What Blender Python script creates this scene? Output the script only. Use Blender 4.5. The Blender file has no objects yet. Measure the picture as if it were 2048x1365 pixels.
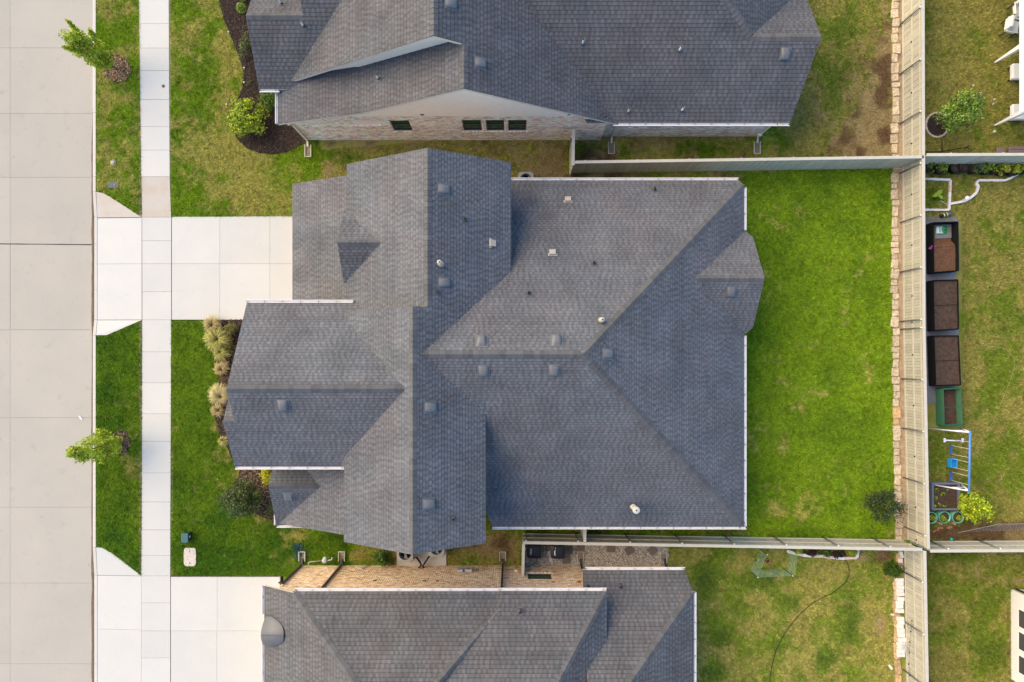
import bpy, math, random
import numpy as np
from mathutils import Vector, Matrix
random.seed(7)
RNG = np.random.default_rng(11)
sc = bpy.context.scene
COL = sc.collection

# ------------------------------------------------------------------ camera
H, FPX, NX, NY = 34.0, 1365.0, 1024.0, 722.0      # drone height, focal length in photo px, nadir in photo px
cam_d = bpy.data.cameras.new('camera')
cam_d.sensor_width = 36.0
cam_d.lens = 36.0 * FPX / 2048.0
cam_d.shift_y = (NY - 682.5) / 2048.0
cam_d.clip_end = 1000
cam = bpy.data.objects.new('camera', cam_d)
cam.location = (0, 0, H)
COL.objects.link(cam)
sc.camera = cam

# ------------------------------------------------------------------ light
SUN_EL, SUN_AZ = 34.0, 152.0     # azimuth measured counter-clockwise from +X (picture right)
sv = Vector((math.cos(math.radians(SUN_AZ)) * math.cos(math.radians(SUN_EL)),
             math.sin(math.radians(SUN_AZ)) * math.cos(math.radians(SUN_EL)),
             math.sin(math.radians(SUN_EL))))
w = bpy.data.worlds.new('World'); sc.world = w; w.use_nodes = True
nt = w.node_tree; nt.nodes.clear()
sky = nt.nodes.new('ShaderNodeTexSky'); sky.sky_type = 'NISHITA'; sky.sun_disc = False
sky.sun_elevation = math.radians(SUN_EL)
sky.sun_rotation = math.radians((90.0 - SUN_AZ) % 360)
sky.air_density = 1.0; sky.dust_density = 0.25; sky.ozone_density = 2.6
bg = nt.nodes.new('ShaderNodeBackground'); bg.inputs[1].default_value = 0.15
wo = nt.nodes.new('ShaderNodeOutputWorld')
nt.links.new(sky.outputs[0], bg.inputs[0]); nt.links.new(bg.outputs[0], wo.inputs[0])
sun_d = bpy.data.lights.new('sun', 'SUN'); sun_d.energy = 3.0; sun_d.angle = math.radians(72); sun_d.color = (1.0, 0.735, 0.38)
sun = bpy.data.objects.new('sun', sun_d); COL.objects.link(sun)
sun.rotation_euler = (-sv).to_track_quat('-Z', 'Y').to_euler()
vs = sc.view_settings
vs.view_transform = 'Standard'; vs.look = 'None'; vs.gamma = 1.0; vs.exposure = 1.22; vs.use_curve_mapping = False

# ------------------------------------------------------------------ helpers
def g(px, py, z=0.0):
    k = (H - z) / FPX
    return ((px - NX) * k, -(py - NY) * k)
def P(px, py, z=0.0):
    x, y = g(px, py, z)
    return Vector((x, y, z))
def onplane(px, py, pl):
    a, b, c = pl
    dx, dy = (px - NX) / FPX, -(py - NY) / FPX
    t = (H - c) / (1 + a * dx + b * dy)         # z = H - t ; x = dx t ; y = dy t
    return Vector((dx * t, dy * t, H - t))

# ---- materials
MATS = {}
def M(name, base, rough=0.85, var=0.15, scale=6.0, bump=0.0, bscale=None, attr=False, objrand=0.0, metallic=0.0,
      base2=None, spec=0.3, fine=0.0, detail=4.0, trans=0.0, spots=0.0):
    if name in MATS: return MATS[name]
    m = bpy.data.materials.new(name); m.use_nodes = True
    n = m.node_tree.nodes; l = m.node_tree.links
    b = n['Principled BSDF']
    b.inputs['Roughness'].default_value = rough
    b.inputs['Metallic'].default_value = metallic
    b.inputs['Specular IOR Level'].default_value = spec
    tc = n.new('ShaderNodeNewGeometry')
    if attr:
        at = n.new('ShaderNodeAttribute'); at.attribute_name = 'Col'; cur = at.outputs['Color']
    else:
        rgb = n.new('ShaderNodeRGB'); rgb.outputs[0].default_value = (*base, 1); cur = rgb.outputs[0]
    nz = n.new('ShaderNodeTexNoise'); nz.inputs['Scale'].default_value = scale; nz.inputs['Detail'].default_value = detail
    nz.inputs['Roughness'].default_value = 0.6
    l.new(tc.outputs['Position'], nz.inputs['Vector'])
    if base2 is not None:
        mp = n.new('ShaderNodeMapRange'); mp.inputs[1].default_value = 0.40; mp.inputs[2].default_value = 0.66
        l.new(nz.outputs['Fac'], mp.inputs[0])
        mx = n.new('ShaderNodeMix'); mx.data_type = 'RGBA'; mx.inputs['B'].default_value = (*base2, 1)
        l.new(mp.outputs[0], mx.inputs['Factor']); l.new(cur, mx.inputs['A']); cur = mx.outputs['Result']
    def mul(cur, sock, lo, hi, f0=0.25, f1=0.75):
        mp = n.new('ShaderNodeMapRange'); mp.inputs[1].default_value = f0; mp.inputs[2].default_value = f1
        mp.inputs[3].default_value = lo; mp.inputs[4].default_value = hi
        l.new(sock, mp.inputs[0])
        vm = n.new('ShaderNodeVectorMath'); vm.operation = 'SCALE'
        l.new(cur, vm.inputs[0]); l.new(mp.outputs[0], vm.inputs['Scale'])
        return vm.outputs[0]
    if var: cur = mul(cur, nz.outputs['Fac'], 1 - var, 1 + var)
    if fine:
        nf = n.new('ShaderNodeTexNoise'); nf.inputs['Scale'].default_value = 45; nf.inputs['Detail'].default_value = 3
        l.new(tc.outputs['Position'], nf.inputs['Vector'])
        cur = mul(cur, nf.outputs['Fac'], 1 - fine, 1 + fine)
    if spots:
        ns = n.new('ShaderNodeTexNoise'); ns.inputs['Scale'].default_value = 1.9; ns.inputs['Detail'].default_value = 5; ns.inputs['Roughness'].default_value = .7
        l.new(tc.outputs['Position'], ns.inputs['Vector'])
        cur = mul(cur, ns.outputs['Fac'], 1, 1-spots, .60, .72)
        n2 = n.new('ShaderNodeTexNoise'); n2.inputs['Scale'].default_value = 11; n2.inputs['Detail'].default_value = 1
        l.new(tc.outputs['Position'], n2.inputs['Vector'])
        cur = mul(cur, n2.outputs['Fac'], 1, 1-2.2*spots, .74, .78)
    if objrand:
        oi = n.new('ShaderNodeObjectInfo')
        cur = mul(cur, oi.outputs['Random'], 1 - objrand, 1 + objrand, 0, 1)
    l.new(cur, b.inputs['Base Color'])
    if bump:
        nb = n.new('ShaderNodeTexNoise'); nb.inputs['Scale'].default_value = bscale or scale * 6; nb.inputs['Detail'].default_value = 5
        l.new(tc.outputs['Position'], nb.inputs['Vector'])
        bp = n.new('ShaderNodeBump'); bp.inputs['Strength'].default_value = bump; bp.inputs['Distance'].default_value = 0.02
        l.new(nb.outputs['Fac'], bp.inputs['Height']); l.new(bp.outputs[0], b.inputs['Normal'])
    if trans:
        tb = n.new('ShaderNodeBsdfTranslucent'); l.new(cur, tb.inputs['Color'])
        ms = n.new('ShaderNodeMixShader'); ms.inputs[0].default_value = trans
        l.new(b.outputs[0], ms.inputs[1]); l.new(tb.outputs[0], ms.inputs[2])
        l.new(ms.outputs[0], n['Material Output'].inputs['Surface'])
    MATS[name] = m
    return m

# ---- object bookkeeping (every parent is only translated)
WL = {}
def wl(o): return WL[o.name] if o is not None else Vector((0, 0, 0))
def tag(o, label=None, cat=None, group=None, kind=None):
    if label: o['label'] = label
    if cat: o['category'] = cat
    if group: o['group'] = group
    if kind: o['kind'] = kind
    return o
def empty(name, loc, label=None, cat=None, group=None, kind=None):
    o = bpy.data.objects.new(name, None); COL.objects.link(o)
    o.empty_display_size = 0.2
    o.location = loc; WL[o.name] = Vector(loc)
    return tag(o, label, cat, group, kind)
def place(name, mesh, parent, loc, rot=None, scale=None):
    o = bpy.data.objects.new(name, mesh); COL.objects.link(o)
    loc = Vector(loc)
    if parent is not None: o.parent = parent
    o.location = loc - wl(parent); WL[o.name] = loc
    if rot is not None: o.rotation_euler = rot
    if scale is not None: o.scale = scale
    return o

class MB:
    def __init__(s): s.v = []; s.f = []; s.m = []; s.c = []; s.sm = []
    def add(s, vs, fs, mi=0, col=None, smooth=False):
        o = len(s.v); s.v += [tuple(p) for p in vs]
        if col is not None: s.c += [tuple(col)] * len(vs)
        for f in fs: s.f.append(tuple(i + o for i in f)); s.m.append(mi); s.sm.append(smooth)
        return s
    def box(s, a, b, mi=0, col=None):
        (x0, y0, z0), (x1, y1, z1) = a, b
        vs = [(x0,y0,z0),(x1,y0,z0),(x1,y1,z0),(x0,y1,z0),(x0,y0,z1),(x1,y0,z1),(x1,y1,z1),(x0,y1,z1)]
        return s.add(vs, [(3,2,1,0),(4,5,6,7),(0,1,5,4),(1,2,6,5),(2,3,7,6),(3,0,4,7)], mi, col)
    def obox(s, c, ux, sx, sy, z0, z1, mi=0, col=None):      # box with half sizes along (ux) and its normal
        ux = Vector((ux[0], ux[1])).normalized(); uy = Vector((-ux.y, ux.x))
        q = [(c[0] + ux.x*a*sx + uy.x*b*sy, c[1] + ux.y*a*sx + uy.y*b*sy) for a, b in ((-1,-1),(1,-1),(1,1),(-1,1))]
        return s.prism(q, z0, z1, mi, col)
    def bevbox(s, a, b, r=0.02, mi=0, col=None):             # box with chamfered vertical and top edges
        (x0, y0, z0), (x1, y1, z1) = a, b
        def ring(i, z): return [(x0+i+r,y0+i,z),(x1-i-r,y0+i,z),(x1-i,y0+i+r,z),(x1-i,y1-i-r,z),(x1-i-r,y1-i,z),(x0+i+r,y1-i,z),(x0+i,y1-i-r,z),(x0+i,y0+i+r,z)]
        vs = ring(0, z0) + ring(0, z1 - r) + ring(r, z1)
        fs = [tuple(range(7, -1, -1)), tuple(range(16, 24))]
        for k in (0, 8):
            for i in range(8): j = (i + 1) % 8; fs.append((k+i, k+j, k+8+j, k+8+i))
        return s.add(vs, fs, mi, col)
    def prism(s, poly, z0, z1, mi=0, col=None):
        n = len(poly)
        if sum(poly[i][0]*poly[(i+1)%n][1]-poly[(i+1)%n][0]*poly[i][1] for i in range(n)) < 0:
            poly = poly[::-1]
            if not np.isscalar(z1): z1 = list(z1)[::-1]
            if not np.isscalar(z0): z0 = list(z0)[::-1]
        Z0 = [z0]*n if np.isscalar(z0) else list(z0); Z1 = [z1]*n if np.isscalar(z1) else list(z1)
        vs = [(p[0],p[1],Z0[i]) for i,p in enumerate(poly)] + [(p[0],p[1],Z1[i]) for i,p in enumerate(poly)]
        fs = [tuple(range(n-1,-1,-1)), tuple(range(n,2*n))] + [(i,(i+1)%n,n+(i+1)%n,n+i) for i in range(n)]
        return s.add(vs, fs, mi, col)
    def tube(s, pts, r, n=8, mi=0, col=None, cap=True):
        pts = [Vector(p) for p in pts]; R = [r]*len(pts) if np.isscalar(r) else r
        vs = []
        for i, p in enumerate(pts):
            d = (pts[min(i+1,len(pts)-1)] - pts[max(i-1,0)]).normalized()
            a = d.orthogonal().normalized() if abs(d.z) < 0.9 else Vector((1,0,0)) - d * d.x
            if abs(d.z) < 0.9: a = d.cross(Vector((0,0,1))).normalized()
            a.normalize(); b = d.cross(a)
            for k in range(n):
                t = 2*math.pi*k/n; q = p + (a*math.cos(t) + b*math.sin(t))*R[i]; vs.append(q)
        fs = []
        for i in range(len(pts)-1):
            for k in range(n):
                k2 = (k+1)%n; fs.append((i*n+k2, i*n+k, (i+1)*n+k, (i+1)*n+k2))
        if cap: fs += [tuple(range(n)), tuple(range(len(pts)*n-1, (len(pts)-1)*n-1, -1))]
        return s.add(vs, fs, mi, col, smooth=n >= 8)
    def lathe(s, c, prof, n=16, mi=0, col=None):             # prof: (r,z) from bottom to top
        vs = [(c[0]+r*math.cos(2*math.pi*k/n), c[1]+r*math.sin(2*math.pi*k/n), c[2]+z) for r, z in prof for k in range(n)]
        fs = [(i*n+k, i*n+(k+1)%n, (i+1)*n+(k+1)%n, (i+1)*n+k) for i in range(len(prof)-1) for k in range(n)]
        fs += [tuple(range(n-1,-1,-1)), tuple(range((len(prof)-1)*n, len(prof)*n))]
        return s.add(vs, fs, mi, col, smooth=True)
    def mesh(s, name, mats, base=Vector((0,0,0))):
        me = bpy.data.meshes.new(name)
        me.from_pydata([(v[0]-base[0], v[1]-base[1], v[2]-base[2]) for v in s.v], [], s.f)
        mats = mats if isinstance(mats, (list, tuple)) else [mats]
        for m in mats: me.materials.append(m)
        if len(mats) > 1: me.polygons.foreach_set('material_index', s.m)
        if any(s.sm): me.polygons.foreach_set('use_smooth', s.sm)
        if s.c and len(s.c) == len(s.v):
            a = me.color_attributes.new('Col', 'FLOAT_COLOR', 'POINT')
            a.data.foreach_set('color', np.array([(*c[:3], 1.0) for c in s.c], dtype=np.float32).ravel())
        me.update(); return me
    def build(s, name, mats, parent=None, base=None):
        if base is None:
            A = np.array(s.v); base = Vector(((A[:,0].min()+A[:,0].max())/2, (A[:,1].min()+A[:,1].max())/2, A[:,2].min()))
        return place(name, s.mesh(name, mats, base), parent, base)

def npmesh(name, V, F, C, mats, parent=None, kind=None, base=(0,0,0), smooth=False):
    """V (n,3), F (m,k) with k constant, C (n,3) point colours"""
    me = bpy.data.meshes.new(name)
    V = np.asarray(V, np.float32) - np.asarray(base, np.float32); F = np.asarray(F, np.int32); k = F.shape[1]
    me.vertices.add(len(V)); me.vertices.foreach_set('co', V.ravel())
    me.loops.add(F.size); me.loops.foreach_set('vertex_index', F.ravel())
    me.polygons.add(len(F)); me.polygons.foreach_set('loop_start', np.arange(0, F.size, k, dtype=np.int32))
    if C is not None:
        a = me.color_attributes.new('Col', 'FLOAT_COLOR', 'POINT')
        a.data.foreach_set('color', np.concatenate([np.asarray(C, np.float32), np.ones((len(V),1),np.float32)],1).ravel())
    me.materials.append(mats)
    if smooth: me.polygons.foreach_set('use_smooth', np.ones(len(F), bool))
    me.update(calc_edges=True); me.validate()
    o = place(name, me, parent, Vector(base))
    if kind: o['kind'] = kind
    return o

# ---- value noise
_L = np.random.default_rng(3).random((256, 256))
def vnoise(x, y):
    xi = np.floor(x).astype(int); yi = np.floor(y).astype(int); fx = x - xi; fy = y - yi
    fx = fx*fx*(3-2*fx); fy = fy*fy*(3-2*fy)
    a = _L[xi & 255, yi & 255]; b = _L[(xi+1) & 255, yi & 255]; c = _L[xi & 255, (yi+1) & 255]; d = _L[(xi+1) & 255, (yi+1) & 255]
    return (a*(1-fx)+b*fx)*(1-fy) + (c*(1-fx)+d*fx)*fy
def fbm(x, y, o=4, s=1.0):
    r = 0; amp = 0.5; t = 0
    for i in range(o): r = r + amp*vnoise(x*s+17.3*i, y*s+9.1*i); t += amp; amp *= 0.55; s *= 2.03
    return r/t
def sstep(a, b, x):
    t = np.clip((x-a)/(b-a), 0, 1); return t*t*(3-2*t)
def inpoly(x, y, poly):
    r = np.zeros(len(x), bool); n = len(poly); j = n-1
    for i in range(n):
        xi, yi = poly[i]; xj, yj = poly[j]
        if yi != yj:
            r ^= ((yi > y) != (yj > y)) & (x < (xj-xi)*(y-yi)/(yj-yi)+xi)
        j = i
    return r
# ================================================================== SETTING
m_street = M('street concrete', (0.385, 0.368, 0.325), 0.9, 0.04, 0.3, 0.10, 60, objrand=0.03, fine=0.05, base2=(0.40, 0.375, 0.328), spots=.13)
m_walk = M('sidewalk concrete', (0.515, 0.525, 0.505), 0.9, 0.05, 0.8, 0.10, 60, objrand=0.03, fine=0.04, spots=.07, base2=(0.515, 0.512, 0.487))
m_walk_dirty = M('stained concrete', (0.49, 0.465, 0.42), 0.9, 0.08, 1.2, 0.10, 60, objrand=0.03, fine=0.06, base2=(0.43, 0.375, 0.315))
m_joint = M('joint sand', (0.26, 0.22, 0.18), 0.95, 0.2, 8)
m_soil = M('soil', (0.10, 0.062, 0.036), 0.95, 0.35, 5, 0.4, 40)
m_attr = M('lawn soil and thatch', (1, 1, 1), 0.95, 0.12, 9, 0.3, 50, attr=True, fine=0.2)
m_blade = M('grass blade', (1, 1, 1), 0.7, 0.0, 3, attr=True, spec=0.03, trans=0.25)
m_leaf = M('leaf', (1, 1, 1), 0.55, 0.0, 3, attr=True, spec=0.3, trans=0.3)
m_chip = M('bark chip', (1, 1, 1), 0.9, 0.15, 20, attr=True)
m_gutterdirt = M('gutter silt', (0.17, 0.115, 0.075), 0.95, 0.25, 6, 0.2, 50)
m_bark = M('bark', (0.14, 0.10, 0.07), 0.9, 0.3, 12, 0.5, 60)

def struct(o): o['kind'] = 'structure'; return o
gb = MB(); gb.add([(-220,-220,-0.30),(220,-220,-0.30),(220,220,-0.30),(-220,220,-0.30)], [(0,1,2,3)])
struct(gb.build('ground', M('far ground', (0.07, 0.09, 0.03), 0.95, 0.3, 0.3)))

def slab(name, poly, z1, th, mat, parent, gap=0.006):
    """one cast panel; poly in photo px on the ground, shrunk by the joint"""
    q = [g(*p) for p in poly]; cx = sum(p[0] for p in q)/len(q); cy = sum(p[1] for p in q)/len(q)
    q = [(x - math.copysign(gap, x-cx), y - math.copysign(gap, y-cy)) for x, y in q]
    zs = z1 if np.isscalar(z1) else list(z1)
    lo = (min(zs) if not np.isscalar(zs) else zs) - th
    mb = MB(); mb.prism(q, lo, zs); return mb.build(name, mat, parent)
ZS, ZW = -0.11, 0.022            # street and sidewalk levels
# --- street
x0, y0 = g(-640, 1700); x1, y1 = g(185.5, -360)
sb = MB(); sb.box((x0, y0, -0.28), (x1, y1, ZS-0.022))
street = struct(sb.build('street', m_joint, base=Vector((x0, y0, -0.28))))
ys = [-360, -180, -38, 94, 226, 354, 488, 660, 836, 1016, 1168, 1330, 1490, 1700]
for j in range(len(ys)-1):
    for xa, xb in ((-640,-420),(-420,-200),(-200,17),(17,184)):
        slab('slab', [(xa,ys[j]),(xb,ys[j]),(xb,ys[j+1]),(xa,ys[j+1])], ZS, 0.02, m_street, street, 0.005 if ys[j] != 488 else 0.009)
# asphalt-sealed expansion joint
mb = MB(); pts = []
for i in range(40):
    px = -640 + 824*i/39; wv = 0.8+0.5*random.random()
    pts.append((px, 487.5 + (px/184.0)*1.6 - wv, 487.5 + (px/184.0)*1.6 + wv))
mb.add([(*g(p[0], p[1]), ZS+0.004) for p in pts] + [(*g(p[0], p[2]), ZS+0.004) for p in pts], [(i+40, i+41, i+1, i) for i in range(39)])
mb.build('joint_sealant', M('tar', (0.035, 0.033, 0.035), 0.6), street)
# --- kerb: castings between the same joints, dropped at the two driveways
kerb = struct(empty('kerb', (*g(189, 700), ZS)))
def kerbseg(ya, yb, za, zb):
    xa = 186.0; xb = 192.0
    mb = MB(); gp = 0.006
    A, B = g(xa, ya), g(xb, yb)
    ytop, ybot = A[1]-gp, B[1]+gp; x0, x1 = A[0], B[0]; r = 0.025
    v = []
    for y, zt in ((ytop, za), (ybot, zb)):
        v += [(x0, y, -0.25), (x0, y, zt-r), (x0+r, y, zt), (x1, y, zt), (x1, y, -0.25)]
    f = [(5,6,1,0),(6,7,2,1),(7,8,3,2),(8,9,4,3),(0,1,2,3,4),(9,8,7,6,5)]
    mb.add(v, f); mb.build('kerb_stone', m_walk, kerb)
for ya, yb, za, zb in ((-360,-180,.03,.03),(-180,-38,.03,.03),(-38,94,.03,.03),(94,226,.03,.03),(226,354,.03,.03),(354,384,.03,.03),(384,434,.03,-.085),(434,488,-.085,-.085),
                       (488,580,-.085,-.085),(580,640,-.085,-.085),(640,671,-.085,.03),(671,836,.03,.03),(836,1016,.03,.03),(1016,1095,.03,.03),(1095,1152,.03,-.085),
                       (1152,1330,-.085,-.085),(1330,1490,-.085,-.085),(1490,1700,-.085,-.085)):
    kerbseg(ya, yb, za, zb)
# silt line washed into the gutter
mb = MB(); n = 150; L = []; R = []
for i in range(n):
    py = 214 + (1420-214)*i/(n-1); ww = 2.7*(0.5+0.9*fbm(np.array([py/31.0]), np.array([2.0]), 3)[0]) * min(1, (i+1)/10)
    c = 183.3; L.append((*g(c-ww*1.1, py), ZS+0.005)); R.append((*g(c+ww*0.75, py), ZS+0.005))
mb.add(L+R, [(i+n, i, i+1, i+n+1)[::-1] for i in range(n-1)])
struct(mb.build('gutter_silt', m_gutterdirt))
# --- sidewalk
XW = lambda py: (np.interp(py, [0, 354, 435, 640, 1000, 1152, 1400], [278, 283, 284.5, 285, 284, 283, 283]),
                 np.interp(py, [0, 354, 435, 640, 1000, 1152, 1400], [338, 340, 343, 343, 341.5, 341, 341]))
A = g(275, -140); B = g(345, 1500)
wb = MB(); wb.box((A[0]+.08, B[1], -0.25), (B[0]-.1, A[1], ZW-0.022))
walk = struct(wb.build('sidewalk', m_joint))
ys = [-140,-95,-48, 0, 48, 97, 142, 200, 254, 301, 354, 435, 482, 528, 584, 640, 704, 766, 828, 883, 946, 1004, 1060, 1111, 1152, 1206, 1262, 1316, 1370, 1430, 1500]
for a, b in zip(ys[:-1], ys[1:]):
    xa0, xb0 = XW(a); xa1, xb1 = XW(b)
    slab('slab', [(xa0,a),(xb0,a),(xb1,b),(xa1,b)], ZW, 0.02, m_walk_dirty if a == 354 else m_walk, walk, 0.010 if a in (142, 354, 1004) else 0.006)
# --- driveways
def drive(loc, panels, fl, bed):
    d = struct(empty('driveway', (*g(*loc), 0)))
    bb = MB(); bb.prism([g(*p) for p in bed], -0.25, -0.125); bb.build('bedding', m_joint, d)
    for poly, zs, dirty in panels: slab('slab', poly, zs, 0.14 if not np.isscalar(zs) else 0.12, m_walk_dirty if dirty else m_walk, d, 0.005)
    return d
lo, hi = -0.09, ZW
drive((390, 537), [
    ([(192.6,436),(284,436),(284,528),(192.6,528)], (lo,hi,hi,lo), 0), ([(192.6,528),(284,528),(284,640),(192.6,640)], (lo,hi,hi,lo), 0),
    ([(192.4,384),(204,386),(218,393),(246,411),(283,435),(192.4,435)], (.02,.024,.024,.024,hi,lo), 1),
    ([(192.4,640.5),(284,640.5),(213,671),(192.4,671)], (lo,hi,.024,.02), 0),
    ([(344,434),(440,434),(440,528),(344,528)], hi, 0), ([(344,528),(440,528),(440,640),(344,640)], hi, 0),
    ([(440,434),(540,433),(540,528),(440,528)], hi, 0), ([(440,528),(540,528),(540,640),(440,640)], hi, 0),
    ([(540,433),(640,433),(640,528),(540,528)], hi, 0), ([(540,528),(640,528),(640,640),(540,640)], hi, 0)], 0,
    [(198,436),(640,436),(640,638),(198,638)])
drive((390, 1260), [
    ([(192.6,1152.5),(283,1152.5),(283,1260),(192.6,1260)], (lo,hi,hi,lo), 0), ([(192.6,1260),(283,1260),(283,1390),(192.6,1390)], (lo,hi,hi,lo), 0),
    ([(192.4,1095),(204,1096),(222,1105),(250,1126),(283,1152),(192.4,1152)], (.02,.024,.024,.024,hi,lo), 0),
    ([(342,1154),(434.5,1154),(434.5,1262),(342,1262)], hi, 0), ([(342,1262),(434,1262),(434,1390),(342,1390)], hi, 0),
    ([(434.5,1154),(560,1154),(560,1262),(434.5,1262)], hi, 0), ([(434,1262),(560,1262),(560,1390),(434,1390)], hi, 0),
    ([(342,1390),(560,1390),(560,1500),(342,1500)], hi, 0), ([(195,1390),(283,1390),(283,1500),(195,1500)], (lo,hi,hi,lo), 0)], 0,
    [(198,1154),(560,1154),(560,1500),(198,1500)])

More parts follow.
